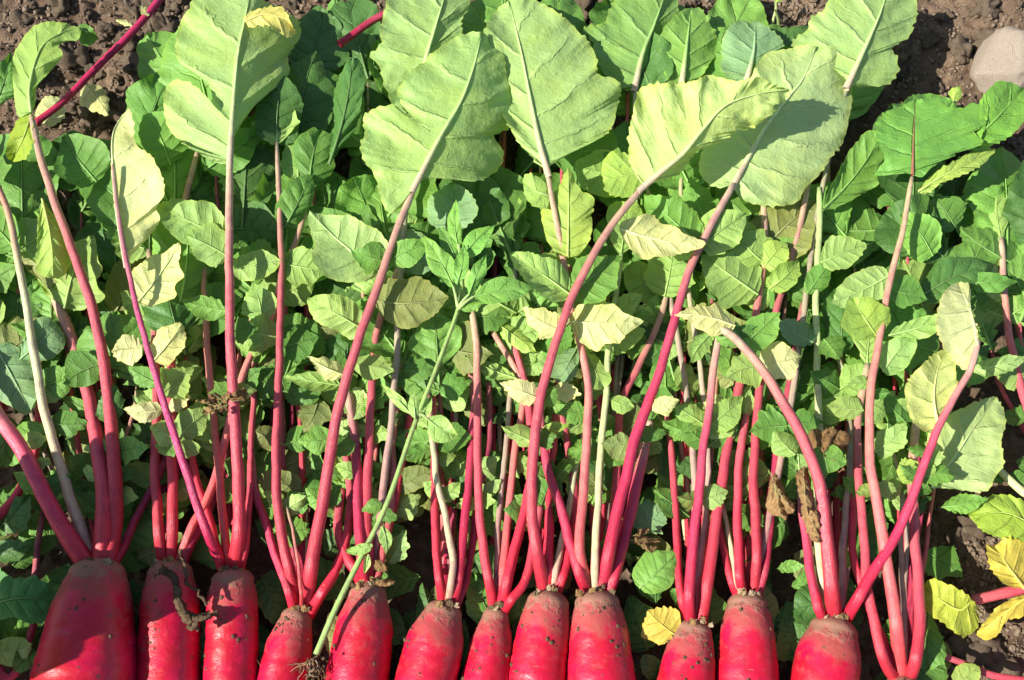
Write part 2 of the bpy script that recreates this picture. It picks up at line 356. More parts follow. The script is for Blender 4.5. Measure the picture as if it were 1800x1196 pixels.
def simple_leaf(bx, by, tx, ty, wd, z, parent, tone='p', upper=False, bend=None, shape='ov', dz=0.004, T=None, fold=None, ribw=None, name='leaf', curl=None, teeth=None, veins=None, rumple=0.0016, crumple=0, mat=None, arch=None):
    b = np.array([bx, by], float); e = np.array([tx, ty], float); d = e-b; L = np.linalg.norm(d); d /= L; n = np.array([-d[1], d[0]])
    if bend is None: bend = rnd.uniform(-0.10, 0.10)
    tt = np.array([0, 0.35, 0.7, 1.0]); mid = b + np.outer(tt*L, d) + np.outer(bend*L*np.sin(tt*math.pi*0.8), n)
    if shape == 'ov': prof = [(0.05, 0.30), (0.2, 0.78), (0.42, 1.0), (0.64, 0.82), (0.82, 0.44), (0.94, 0.15)]
    elif shape == 'ob': prof = [(0.06, 0.20), (0.22, 0.55), (0.45, 0.88), (0.68, 1.05), (0.88, 0.85), (0.99, 0.42)]
    elif shape == 'rh': prof = [(0.02, 0.28), (0.16, 0.70), (0.36, 1.08), (0.44, 0.98), (0.62, 0.80), (0.70, 0.54), (0.90, 0.18)]
    elif shape == 'ly': prof = [(0.02, 0.14), (0.08, 0.34), (0.14, 0.16), (0.23, 0.50), (0.30, 0.30), (0.42, 0.80), (0.58, 1.08), (0.76, 1.0), (0.92, 0.55)]
    else: prof = [(0.02, 0.45), (0.12, 0.82), (0.38, 1.05), (0.62, 0.96), (0.82, 0.60), (0.94, 0.22)]
    if shape == 'rd' and rnd.random() < 0.4: prof = [(0.02, 0.34), (0.14, 0.80), (0.34, 1.10), (0.46, 0.98), (0.64, 0.88), (0.74, 0.58), (0.92, 0.20)]
    def side(sg):
        k = rnd.uniform(0.85, 1.12)
        return [tuple(b + d*L*t + n*(sg*wd*w*k*rnd.uniform(0.84, 1.14) + bend*L*math.sin(t*math.pi*0.8))) for t, w in prof]
    big = L > 90
    if fold is None: fold = (rnd.uniform(-0.35, 0.25), rnd.uniform(-0.35, 0.25))
    if curl is None: curl = (rnd.uniform(-0.25, 0.25), rnd.uniform(-0.25, 0.25))
    return blade(mid, side(1), side(-1), z, z+dz, parent, tone, arch=(rnd.uniform(-0.002, 0.006) if arch is None else arch)*(L/60), fold=fold, veins=veins or (6 if big else 4),
                 upper=upper, teeth=teeth or ((rnd.uniform(2.2, 3.8), rnd.uniform(15, 21)) if big else (rnd.uniform(2.2, 4.0), rnd.uniform(11, 16))), T=max(T or 0, 72 if big else 48), K=8 if big else 6, rumple=rumple*(L/90)**0.5, curl=curl,
                 ribw=(L*0.042 if ribw is None else ribw), name=name, crumple=crumple, mat=mat)

# ------------------------------------------------------------------ stems
CZ = {}
STEMS = []      # (object, sampled px, plant id, layer)
def stem(plant, pts, w0, w1, kind='pink', z0=0.04, z1=0.09, arch=0.0, layer='front', name='stem', n=44):
    px = catmull(pts, n); t = np.linspace(0, 1, n); k2 = rnd.uniform(0, 90)
    px = px + np.array([[2.6*noise.noise((y*0.016, k2, 1))+1.0*noise.noise((y*0.05, k2, 5)), 0] for x, y in px])*np.minimum(1, 6*t*(1-t))[:, None]
    z = z0+(z1-z0)*sstep(t*0.9+0.05) + arch*4*t*(1-t)
    if plant in CZ:
        zc, (ax_, ay_) = CZ[plant]; k_ = sstep(t/0.10)
        z = zc*0.98+(z-zc*0.98)*k_
        px = px + np.outer(1-k_, np.array([(ax_-px[0][0])*0.35, max(0, ay_+15-px[0][1])]))
    V3 = PN(px, z)
    mp = MPP(*px[n//2], (z0+z1)/2)
    wv = w0+(w1-w0)*t**0.9
    wv = wv*(1+0.22*np.exp(-t*22))               # flared where it leaves the crown
    k = rnd.uniform(0, 50)
    wv = wv*(1+0.05*np.array([noise.noise((x*9, k, 0)) for x in t]))
    wv = wv*np.concatenate([np.ones(n-4), [1, 0.99, 0.95, 0.75]])
    V3 = np.vstack([V3[:1]-(V3[1]-V3[0])*0.02, V3, V3[-1:]+(V3[-1]-V3[-2])*0.03]); wv = np.concatenate([wv[:1]*0.05, wv, wv[-1:]*0.05])
    v, f, u = tube(V3, wv*0.5*mp*0.75, 14, False, 0.06, k)
    cs = [np.array(c) for c in STEM[kind]]
    j = rnd.uniform(0.82, 1.03)
    pos = np.clip(t*3, 0, 2.999); i0 = pos.astype(int); fr = (pos-i0)[:, None]
    cc = np.array(cs)[i0]*(1-fr)+np.array(cs)[np.minimum(i0+1, 3)]*fr
    col = np.repeat(np.vstack([cc[:1], cc, cc[-1:]])*j, 14, axis=0)
    o = mesh_obj(name, v, f, ['stem_skin'], plant, uv=u, col=np.clip(col, 0, 0.85))
    STEMS.append((o, px, plant, layer, z))
    return o
def nearest_stem(x, y, layer=None):
    best = None
    for o, px, pl, ly, z in STEMS:
        if layer and ly != layer: continue
        d = np.min((px[:, 0]-x)**2+(px[:, 1]-y)**2)
        if best is None or d < best[0]: best = (d, o)
    return best[1]
def zat(o, x, y):
    for q, px, pl, ly, z in STEMS:
        if q is o: return float(z[np.argmin((px[:, 0]-x)**2+(px[:, 1]-y)**2)])

# ------------------------------------------------------------------ the soil
def soil_height(x, y):
    v = Vector((x, y, 0))
    h = 0.020*noise.noise(v*5) + 0.012*noise.noise(v*14+Vector((3, 1, 0))) + 0.013*abs(noise.noise(v*38)) + 0.009*abs(noise.noise(v*80)) + 0.003*noise.noise(v*170)
    return h - 0.022
gx = np.concatenate([-np.geomspace(60, 0.85, 22), np.linspace(-0.8, 0.8, 420), np.geomspace(0.85, 60, 22)])
gy = np.concatenate([-np.geomspace(60, 0.65, 22), np.linspace(-0.6, 0.7, 340), np.geomspace(0.75, 60, 22)])
GV = np.array([(x, y, soil_height(x, y)) for y in gy for x in gx])
nx = len(gx); ii = (np.arange(len(gy)-1)[:, None]*nx + np.arange(nx-1)[None, :])
GF = np.stack([ii, ii+1, ii+nx+1, ii+nx], -1).reshape(-1, 4)
ground = mesh_obj('soil_ground', GV, GF, ['soil']); ground['kind'] = 'structure'

def lump_mesh(seed, sub, rough, sx=1, sy=1, sz=0.75):
    import bmesh
    bm = bmesh.new(); bmesh.ops.create_icosphere(bm, subdivisions=sub, radius=1)
    for v in bm.verts:
        p = v.co.copy()
        k = 1 + rough*noise.noise(p*1.3+Vector((seed*7.1, 0, 0))) + rough*0.6*noise.noise(p*3.1+Vector((0, seed*3.3, 0))) + rough*0.5*noise.noise(p*7+Vector((0, 0, seed))) - rough*0.3*abs(noise.noise(p*13+Vector((seed, 0, 0))))
        v.co = Vector((p.x*sx, p.y*sy, p.z*sz))*k
    return bm
clods = []
for i in range(10):
    bm = lump_mesh(i, 3, 0.75, rnd.uniform(0.8, 1.2), rnd.uniform(0.8, 1.2), rnd.uniform(0.6, 0.9))
    me = bpy.data.meshes.new('clod'); bm.to_mesh(me); bm.free(); me.materials.append(MATS['clod_soil'])
    me.polygons.foreach_set('use_smooth', [True]*len(me.polygons)); clods.append(me)
soil_zones = [((0, 335), (-25, 215), 105), ((280, 680), (-25, 60), 26), ((810, 1080), (-25, 50), 26), ((1180, 1480), (-25, 110), 40),
              ((1560, 1800), (-25, 360), 72), ((1640, 1800), (880, 1196), 24), ((1300, 1420), (-10, 90), 4)]
for (x0, x1), (y0, y1), n in soil_zones:
    for _ in range(n):
        x, y = rnd.uniform(x0, x1), rnd.uniform(y0, y1)
        p = P(x, y, 0.0); r = 0.5*rnd.choice([12, 14, 16, 18, 22, 26, 32, 40, 54, 66])*0.00060
        o = bpy.data.objects.new('clod', rnd.choice(clods)); C.objects.link(o); o.parent = ground
        o.location = (p.x, p.y, soil_height(p.x, p.y)+r*0.3)
        o.rotation_euler = (rnd.uniform(-0.6, 0.6), rnd.uniform(-0.6, 0.6), rnd.uniform(0, 6.3)); o.scale = (r, r, r)
# loose crumbs: too many to count
bmv, bmf, base = [], [], 0
tiny = []
for i in range(6):
    bm = lump_mesh(i+40, 1, 0.5); vs = np.array([v.co[:] for v in bm.verts]); fs = np.array([[v.index for v in f.verts] for f in bm.faces]); bm.free(); tiny.append((vs, fs))
for _ in range(15000):
    z_ = rnd.choice(soil_zones+[((0, 1800), (-60, 1250), 0)]*2)
    (x0, x1), (y0, y1), _n = z_
    p = P(rnd.uniform(x0-20, x1+20), rnd.uniform(y0, y1), 0.0); r = 0.5*0.00060*(2.5+9*rnd.random()**2.4)
    vs, fs = rnd.choice(tiny); a = rnd.uniform(0, 6.3); R = np.array([[math.cos(a), -math.sin(a), 0], [math.sin(a), math.cos(a), 0], [0, 0, 1]])
    bmv.append(vs@R.T*r*np.array([rnd.uniform(0.7, 1.3), rnd.uniform(0.7, 1.3), 1]) + np.array([p.x, p.y, soil_height(p.x, p.y)+r*0.35])); bmf.append(fs+base); base += len(vs)
cr = mesh_obj('crumb', np.vstack(bmv), np.vstack(bmf), ['clod_soil'], ground); cr['kind'] = 'stuff'

# the pale stone at the edge of the bed
def stone(name, px, py, r, sx, sy, sz, seed, label, mat='pale_stone', rot=0.4, rough=0.16):
    import bmesh
    bm = lump_mesh(seed, 4, rough, sx, sy, sz)
    for v in bm.verts:                            # flattened facets
        for nrm, dd in ((Vector((-0.5, 0.2, 0.8)).normalized(), 0.62*sz+0.12), (Vector((0.6, -0.4, 0.6)).normalized(), 0.72), (Vector((-0.8, -0.5, 0.2)).normalized(), 0.76), (Vector((-0.7, 0.7, 0.3)).normalized(), 0.74), (Vector((0.1, -0.9, 0.4)).normalized(), 0.70), (Vector((0.8, 0.4, 0.4)).normalized(), 0.74)):
            k = v.co.dot(nrm)-dd
            if k > 0: v.co -= nrm*k*0.96
    me = bpy.data.meshes.new(name); bm.to_mesh(me); bm.free(); me.materials.append(MATS[mat]); me.polygons.foreach_set('use_smooth', [True]*len(me.polygons))
    o = bpy.data.objects.new(name, me); C.objects.link(o); p = P(px, py, 0.01); o.location = (p.x, p.y, soil_height(p.x, p.y)+r*sz*0.55); o.scale = (r, r, r); o.rotation_euler = (0, 0, rot)
    tag(o, label, 'stone'); return o
stone('stone', 1788, 102, 0.050, 1.05, 0.9, 0.66, 5, 'large smooth pale beige stone lying on bare brown soil')
stone('stone', 1752, 1138, 0.017, 1.2, 0.9, 0.6, 8, 'small tan stone on dark soil below the yellow leaves', 'clod_soil', 0.9, 0.3)
stone('stone', 1790, 1172, 0.016, 1.0, 0.9, 0.6, 12, 'small grey-brown stone beside the tan stone on dark soil', 'clod_soil', 0.2, 0.3)

# ------------------------------------------------------------------ radish plants
PL = {}
def radish(key, label, crown, axis_end, prof, group='red radishes laid side by side in a row', length=470):
    cx, cy = crown; ex, ey = axis_end
    rmax = max(h for _, h in prof)
    mp = MPP(cx, cy, 0.035); zc = max(0.020, rmax*mp*1.0)+0.004
    loc = P(cx, cy, 0.0)
    t = thing('radish_plant', label, 'radish', (loc.x, loc.y, 0.0), group); PL[key] = t; CZ[t] = (zc, crown)
    d = np.array([ex-cx, ey-cy], float); d /= np.linalg.norm(d)
    # profile: distance below the crown in px -> half width in px
    ds = [0] + [a for a, _ in prof] + [length*0.62, length*0.85, length*0.97, length]
    hs = [0.02*rmax] + [h for _, h in prof] + [rmax*0.93, rmax*0.62, rmax*0.28, rmax*0.05]
    n = 90; q = np.linspace(0, 1, n)**1.5*length
    hh = np.interp(q, ds, hs)
    hh = np.convolve(np.pad(hh, 2, mode='edge'), np.ones(5)/5, 'valid'); dome = np.sqrt(np.clip(1-((prof[0][0]-q)/max(prof[0][0], 1))**2, 0, 1))
    hh = np.where(q < prof[0][0], prof[0][1]*np.maximum(dome, 0.05), hh)
    hh = np.convolve(np.pad(hh, 1, mode='edge'), np.ones(3)/3, 'valid'); hh[0] = 0.3
    c0 = np.array(P(cx, cy, zc)); c1 = np.array(P(cx+d[0]*100, cy+d[1]*100, zc)); ax = (c1-c0)/100.0
    k = rnd.uniform(0, 99)
    sides = 40; th = np.arange(sides)/sides*2*math.pi
    pts = c0 + np.outer(q, ax); pts[:, 2] = zc - (zc-0.012)*sstep((q/length-0.45)/0.55)
    u = ax/np.linalg.norm(ax); sx = np.cross(u, [0, 0, 1]); sx /= np.linalg.norm(sx); sz = np.array([0, 0, 1.0])
    V = []
    for i in range(n):
        for a in th:
            dv = sx*math.cos(a)+sz*math.sin(a)
            nn = 1+0.05*noise.noise(Vector((math.cos(a)*0.9+k, math.sin(a)*0.9, q[i]*0.012)))+0.022*noise.noise(Vector((math.cos(a)*2+k, math.sin(a)*2, q[i]*0.06))) - 0.014*max(0, noise.noise(Vector((math.cos(a)*0.7+k, math.sin(a)*0.7, q[i]*0.22)))-0.25)*3
            nn += 0.010*noise.noise(Vector((k, 1.0+math.sin(a)*0.3, q[i]*0.14)))       # growth rings
            V.append(pts[i]+dv*hh[i]*mp*nn)
    i = np.arange(n-1)[:, None]*sides; j = np.arange(sides)[None, :]; j2 = (j+1) % sides
    F = np.stack([i+j, i+sides+j, i+sides+j2, i+j2], -1).reshape(-1, 4)
    uv = np.stack([np.tile(np.abs(th/math.pi-1), n), np.repeat(q*mp, sides)], -1)
    V = np.array(V); V[:, 2] = np.maximum(V[:, 2], -0.004)
    ro = mesh_obj('root', V, F, ['radish_skin'], t, uv=uv)
    # soil clinging to the skin, a few rootlets
    vs_, fs_, b0 = [], [], 0
    cl = [(rnd.randint(12, 48), rnd.uniform(0.4, math.pi-0.4)) for _ in range(5)]
    for _ in range(rnd.randint(22, 40)):
        i, a = rnd.choice(cl); i = max(8, min(56, int(rnd.gauss(i, 3.5)))); a = min(2.9, max(0.2, rnd.gauss(a, 0.22))); p = V[i*sides+int(a/(2*math.pi)*sides)]; r = 0.0004+0.0022*rnd.random()**2.5
        v, f = rnd.choice(tiny); vs_.append(v*r*np.array([1, 1, 0.6])+p); fs_.append(f+b0); b0 += len(v)
    so = mesh_obj('clinging_soil', np.vstack(vs_), np.vstack(fs_), ['dark_withered'], ro); so['kind'] = 'stuff'
    for _ in range(5):
        i = rnd.randint(18, 52); a = rnd.choice([rnd.uniform(0.05, 0.5), rnd.uniform(2.6, 3.1)]); p = V[i*sides+int(a/(2*math.pi)*sides)]
        hp = [p]; dr = np.array([math.cos(a)*1.0, -0.5, 0.5*math.sin(a)])
        for s_ in range(6): dr = dr+np.array([rnd.uniform(-.6, .6), rnd.uniform(-.6, .6), rnd.uniform(-.5, .3)]); dr /= np.linalg.norm(dr); hp.append(hp[-1]+dr*0.003)
        v, f, uu = tube(catmull(hp, 14), np.linspace(0.00035, 0.00012, 14), 5, False)
        mesh_obj('rootlet', v, f, ['root_fibre'], ro)
    return t

R = radish
def scars(t, cx, cy, hw, z):                    # dry stubs of old leaves round the crown
    ro = [c for c in t.children if c.name.startswith('root')][0]
    for _ in range(6):
        x = cx+rnd.uniform(-0.8, 0.8)*hw; y = cy+rnd.uniform(2, 10)+abs(x-cx)*0.25; a = rnd.uniform(-0.9, 0.9); L = rnd.uniform(10, 20)
        simple_leaf(x, y, x+math.sin(a)*L, y-math.cos(a)*L*0.8, L*rnd.uniform(0.25, 0.5), z+hw*0.0003+rnd.uniform(0, 0.006), ro, 'o', shape='ov', crumple=0.0018, mat=rnd.choice(['dry_leaf', 'dark_withered', 'root_fibre']), ribw=1, name='leaf_scar', T=20)
R(1, 'widest red radish, flaring root with wrinkled skin, one stem sweeping off sideways', (172, 982), (150, 1196), [(28, 48), (75, 63), (140, 76), (214, 86)], length=520)
R(2, 'straight red radish with a withered brown leaf stuck to its shoulder', (300, 984), (296, 1196), [(28, 40), (70, 49), (212, 53)])
R(3, 'mud-smeared red radish topped by the bright magenta stem and tallest pink stem', (410, 998), (406, 1196), [(26, 38), (60, 44), (200, 47)])
R(4, 'slim red radish leaning under the weed root, with four spread stems', (527, 1066), (494, 1196), [(24, 28), (70, 40), (140, 43)])
R(5, 'red radish with dry brown bract at its crown beside the weed stem', (650, 1020), (628, 1196), [(32, 34), (80, 50), (190, 55)])
R(6, 'leaning red radish with one kinked cream stem among red ones', (786, 1056), (748, 1196), [(24, 34), (70, 50), (150, 53)])
R(7, 'narrow red radish squeezed between two wider ones, its stems in a wide fan', (874, 1064), (856, 1196), [(24, 24), (60, 36), (140, 46)])
R(8, 'red radish whose pink stem carries the leaf with a gathered, pointed tip', (966, 1036), (944, 1196), [(28, 38), (70, 46), (160, 52)])
R(9, 'red radish with a cluster of soil grains and a pale cream-green stem', (1048, 1036), (1056, 1196), [(28, 40), (70, 50), (160, 60)])
R(10, 'short red radish with brown shoulder beside a yellow leaf', (1222, 1090), (1206, 1196), [(22, 34), (60, 44), (120, 51)])
R(11, 'straight red radish with tan shoulder beside a torn cream leaf', (1314, 1040), (1313, 1196), [(26, 36), (65, 46), (160, 53)])
R(12, 'red radish with bent thick pink stem and long magenta stem crossing its neighbour', (1470, 1084), (1450, 1196), [(28, 42), (65, 54), (120, 57)])
R(13, 'radish with only its crown in view, three stout pink stems rising in a narrow fan', (1588, 1186), (1592, 1300), [(26, 34), (65, 46), (160, 52)])
R(0, 'radish mostly out of view, its dark toothed leaves spread beside the widest radish', (-75, 1040), (-95, 1240), [(28, 40), (70, 50), (160, 56)])
R(14, 'radish with yellowing leaves and a stout red stem at the bare soil', (1905, 1010), (1960, 1200), [(28, 36), (70, 46), (160, 52)])

F_, B_ = 'front', 'back'
for k_ in range(1, 13): scars(PL[k_], CZ[PL[k_]][1][0], CZ[PL[k_]][1][1], {1: 44, 7: 22, 4: 25}.get(k_, 33), CZ[PL[k_]][0])
st = lambda pl, pts, w0, w1, kind='pink', z0=0.045, z1=0.09, arch=0.0, layer='front': stem(PL[pl], pts, w0, w1, kind, z0, z1, arch, layer)
# plant 1
s1a = st(1, [(150, 985), (112, 930), (80, 875), (42, 800), (0, 738), (-50, 665)], 40, 32, 'mag', 0.06, 0.07)
s1b = st(1, [(160, 962), (128, 890), (98, 790), (72, 690), (56, 590), (40, 500), (25, 420), (12, 365), (-5, 325)], 25, 15, 'cream', 0.05, 0.075)
s1c = st(1, [(178, 978), (183, 890), (176, 820), (160, 715), (138, 630), (115, 568), (90, 500)], 36, 24, 'pink', 0.058, 0.04)
s1d = st(1, [(200, 978), (203, 880), (196, 770), (185, 660), (174, 588), (144, 487), (110, 395), (75, 290), (55, 205)], 34, 16, 'pink', 0.05, 0.085)
s1e = st(1, [(210, 985), (232, 925), (262, 868), (300, 790), (330, 700)], 20, 14, 'purp', 0.04, 0.03)
st(1, [(140, 985), (105, 930), (80, 880), (60, 800)], 30, 18, 'purp', 0.045, 0.03)
# plant 2
st(2, [(282, 985), (276, 900), (273, 800), (274, 710), (272, 630), (270, 535), (262, 440)], 24, 16, 'pink', 0.05, 0.05)
st(2, [(300, 985), (303, 900), (302, 800), (300, 700), (300, 600), (303, 510), (320, 380), (348, 265)], 24, 15, 'pink', 0.05, 0.05)
st(2, [(316, 985), (338, 925), (372, 860), (420, 680), (451, 607), (478, 557), (495, 487), (522, 420), (545, 330)], 20, 14, 'sal', 0.042, 0.06)
st(2, [(322, 980), (360, 905), (390, 830), (400, 740)], 26, 18, 'purp', 0.035, 0.03)
# plant 3
s3a = st(3, [(394, 1002), (370, 950), (345, 885), (318, 800), (290, 710), (262, 620), (240, 540), (222, 460), (206, 370), (198, 290)], 22, 9, 'hot', 0.055, 0.105, 0.012)
s3b = st(3, [(412, 1000), (420, 930), (419, 850), (413, 740), (406, 600), (403, 480), (403, 370), (404, 288)], 30, 17, 'pink', 0.055, 0.105)
st(3, [(397, 995), (392, 900), (378, 760), (367, 640), (360, 520), (360, 435), (365, 360)], 19, 13, 'sal', 0.046, 0.055)
st(3, [(428, 1000), (438, 880), (443, 740), (447, 640), (440, 540)], 17, 12, 'pink', 0.046, 0.04)
st(3, [(388, 998), (372, 930), (345, 840), (330, 760), (320, 660)], 22, 14, 'red', 0.046, 0.03)
# plant 4
st(4, [(518, 1068), (488, 985), (466, 915), (448, 862), (440, 780)], 23, 16, 'mag', 0.045, 0.035)
st(4, [(530, 1066), (505, 985), (488, 890), (486, 790), (490, 665), (494, 540), (494, 420), (486, 250)], 25, 12, 'pink', 0.048, 0.075)
s4c = st(4, [(540, 1068), (550, 980), (567, 880), (586, 770), (607, 675), (640, 570), (672, 480), (702, 395), (729, 328)], 32, 17, 'pink', 0.055, 0.115)
st(4, [(550, 1064), (586, 1010), (608, 950), (616, 870), (606, 780)], 25, 18, 'red', 0.045, 0.035)
st(4, [(532, 1060), (524, 990), (514, 930), (503, 890)], 9, 6, 'sal', 0.055, 0.05)
# plant 5
st(5, [(640, 1012), (632, 920), (627, 830), (622, 760), (612, 690)], 28, 20, 'mag', 0.055, 0.045)
st(5, [(650, 1010), (645, 900), (650, 760), (657, 650), (668, 560), (712, 445)], 24, 15, 'pink', 0.05, 0.05)
st(5, [(664, 1010), (686, 900), (692, 780), (700, 660), (715, 600)], 18, 14, 'sal', 0.045, 0.035)
st(5, [(636, 1014), (612, 980), (596, 930), (600, 860)], 26, 18, 'red', 0.045, 0.035)
st(5, [(660, 1012), (700, 860), (735, 640), (748, 560), (765, 480)], 18, 13, 'red', 0.04, 0.03)
# plant 6
st(6, [(776, 1058), (768, 975), (764, 880), (764, 790), (760, 700), (768, 600)], 21, 16, 'red', 0.05, 0.04)
st(6, [(788, 1056), (796, 980), (780, 900), (767, 840), (758, 750), (752, 690)], 17, 13, 'cream', 0.055, 0.05)
st(6, [(800, 1060), (812, 970), (821, 880), (828, 790), (832, 690), (820, 600)], 23, 15, 'mag', 0.05, 0.04)
st(6, [(808, 1062), (828, 980), (838, 890), (860, 760), (858, 660)], 18, 14, 'purp', 0.04, 0.03)
# plant 7
st(7, [(868, 1066), (851, 975), (842, 880), (840, 790), (840, 700), (838, 620), (830, 545)], 21, 17, 'pink', 0.05, 0.055)
st(7, [(874, 1062), (874, 960), (880, 870), (892, 770), (905, 560), (905, 420)], 15, 11, 'grey', 0.042, 0.04)
st(7, [(880, 1066), (902, 980), (921, 900), (935, 810), (928, 700), (900, 590)], 25, 17, 'red', 0.05, 0.045)
st(7, [(888, 1068), (922, 1022), (938, 960), (950, 890)], 22, 18, 'red', 0.045, 0.045)
st(7, [(878, 1062), (886, 980), (896, 880), (905, 790), (918, 680), (860, 570), (845, 480)], 19, 13, 'sal', 0.046, 0.045)
# plant 8
s8a = st(8, [(958, 1040), (942, 960), (935, 880), (938, 800), (950, 700), (975, 610), (1000, 540), (1032, 468), (1080, 390), (1132, 328)], 28, 17, 'pink', 0.06, 0.125)
st(8, [(978, 1040), (998, 985), (1010, 900), (1000, 800), (985, 720)], 24, 18, 'red', 0.042, 0.035)
st(8, [(970, 1036), (986, 960), (1002, 880), (1018, 800), (1040, 700)], 17, 14, 'cream', 0.046, 0.035)
st(8, [(962, 1036), (966, 940), (964, 860), (975, 760), (985, 650)], 24, 17, 'red', 0.045, 0.035)
# plant 9
st(9, [(1030, 1044), (1010, 980), (988, 900), (968, 840), (956, 790), (950, 720), (962, 640)], 25, 18, 'mag', 0.052, 0.05)
s9b = st(9, [(1030, 1040), (1019, 960), (1025, 870), (1031, 780), (1036, 700), (1024, 620), (1003, 540), (990, 460), (978, 390), (962, 301)], 24, 13, 'sal', 0.055, 0.09)
st(9, [(1044, 1040), (1048, 950), (1052, 860), (1059, 760), (1066, 680), (1070, 600), (1085, 500), (1092, 445)], 19, 13, 'lime', 0.056, 0.07)
s9d = st(9, [(1060, 1042), (1075, 950), (1095, 860), (1121, 760), (1150, 680), (1181, 580), (1211, 480), (1245, 405), (1290, 324)], 30, 17, 'mag', 0.058, 0.092)
st(9, [(1072, 1040), (1098, 940), (1120, 850), (1142, 740)], 30, 24, 'mag', 0.045, 0.045)
st(9, [(1066, 1036), (1080, 900), (1092, 720), (1120, 650), (1160, 560), (1172, 515)], 22, 15, 'pink', 0.04, 0.05)
# plant 10
st(10, [(1208, 1096), (1214, 1000), (1227, 880), (1240, 770), (1251, 680), (1264, 585)], 26, 17, 'mag', 0.052, 0.075)
st(10, [(1234, 1096), (1250, 985), (1265, 870), (1281, 770), (1301, 675), (1320, 600), (1335, 510), (1344, 440), (1342, 350)], 26, 15, 'pink', 0.05, 0.055)
st(10, [(1204, 1092), (1192, 1000), (1188, 900), (1180, 790), (1168, 690)], 20, 15, 'red', 0.045, 0.035)
st(10, [(1222, 1090), (1236, 960), (1246, 850), (1268, 530)], 16, 12, 'sal', 0.042, 0.035)
# plant 11
st(11, [(1302, 1044), (1297, 960), (1297, 870), (1300, 800), (1312, 730)], 22, 18, 'red', 0.05, 0.05)
st(11, [(1330, 1046), (1330, 960), (1325, 860), (1328, 760), (1336, 680), (1352, 600), (1376, 510), (1401, 420), (1422, 320)], 23, 14, 'pink', 0.052, 0.055)
st(11, [(1292, 1044), (1275, 980), (1265, 920), (1270, 830)], 20, 14, 'red', 0.042, 0.03)
st(11, [(1296, 1040), (1286, 970), (1276, 910), (1262, 850)], 13, 10, 'cream', 0.046, 0.035)
st(11, [(1340, 1046), (1350, 960), (1357, 880), (1365, 800), (1385, 690), (1412, 530)], 18, 14, 'purp', 0.045, 0.045)
# plant 12
st(12, [(1444, 1094), (1426, 1010), (1414, 920), (1405, 830)], 24, 18, 'mag', 0.05, 0.045)
s12b = st(12, [(1466, 1088), (1457, 985), (1446, 880), (1434, 830), (1411, 770), (1372, 700), (1332, 640), (1292, 595), (1266, 578)], 36, 20, 'pink', 0.062, 0.12)
s12c = st(12, [(1486, 1092), (1532, 1012), (1581, 930), (1612, 850), (1642, 770), (1682, 690), (1706, 650), (1720, 600)], 27, 15, 'mag', 0.06, 0.115)
st(12, [(1478, 1086), (1482, 990), (1486, 900), (1494, 800), (1490, 690), (1470, 620)], 17, 13, 'grey', 0.045, 0.04)
st(12, [(1456, 1086), (1438, 960), (1440, 760), (1436, 620), (1435, 500), (1441, 390), (1440, 330)], 20, 14, 'lime', 0.045, 0.06)
# plant 13
st(13, [(1580, 1194), (1558, 1170), (1541, 1115), (1525, 1030), (1517, 930), (1510, 830), (1508, 740), (1525, 640)], 24, 17, 'pink', 0.055, 0.055)
s13b = st(13, [(1582, 1184), (1576, 1100), (1561, 1000), (1545, 900), (1529, 800), (1530, 700), (1545, 600), (1565, 490), (1586, 410), (1603, 312)], 30, 12, 'sal', 0.062, 0.095)
st(13, [(1594, 1194), (1608, 1165), (1616, 1100), (1613, 1000), (1606, 920), (1604, 820), (1610, 740)], 27, 20, 'pink', 0.055, 0.05)
st(13, [(1588, 1180), (1588, 1060), (1582, 950), (1584, 860), (1560, 760)], 13, 10, 'grey', 0.045, 0.035)
st(13, [(1576, 1184), (1505, 1000), (1498, 860), (1478, 640), (1450, 540)], 20, 13, 'red', 0.045, 0.035)
# plants 0 and 14 (crowns out of view)
st(0, [(-70, 1030), (-20, 930), (30, 870), (60, 800), (70, 720), (90, 560)], 24, 15, 'red', 0.045, 0.035)
st(0, [(-65, 1035), (10, 1190), (55, 1110), (62, 1000), (75, 900)], 22, 14, 'purp', 0.03, 0.03)
s0 = st(0, [(-75, 1030), (-50, 700), (-20, 420), (-30, 250), (-8, 180)], 26, 14, 'pink', 0.05, 0.06)
st(0, [(-70, 1035), (-30, 1040), (5, 1058), (20, 1062)], 14, 7, 'lime', 0.05, 0.055)
s14 = st(14, [(1895, 1010), (1850, 1022), (1800, 1034), (1750, 1046), (1708, 1056)], 30, 24, 'red', 0.045, 0.03)
st(14, [(1900, 1000), (1850, 850), (1800, 700), (1770, 560), (1760, 420)], 26, 14, 'pink', 0.045, 0.04)
st(14, [(1900, 1000), (1830, 900), (1760, 830), (1690, 760), (1640, 860)], 24, 12, 'lime', 0.045, 0.03)
st(14, [(1905, 1030), (1840, 1180), (1760, 1190), (1690, 1165), (1620, 1140)], 22, 14, 'red', 0.025, 0.02)

# ------------------------------------------------------------------ the big leaf blades (undersides turned up), outlines followed from the photograph
def big(st_, mid, A, B, tone='p', zb=0.09, zt=0.075, **kw):
    return blade(mid, A, B, zb, zt, st_, tone, T=kw.pop('T', 200), K=kw.pop('K', 14), ribw=kw.pop('ribw', 16), rumple=kw.pop('rumple', 0.0024), **kw)
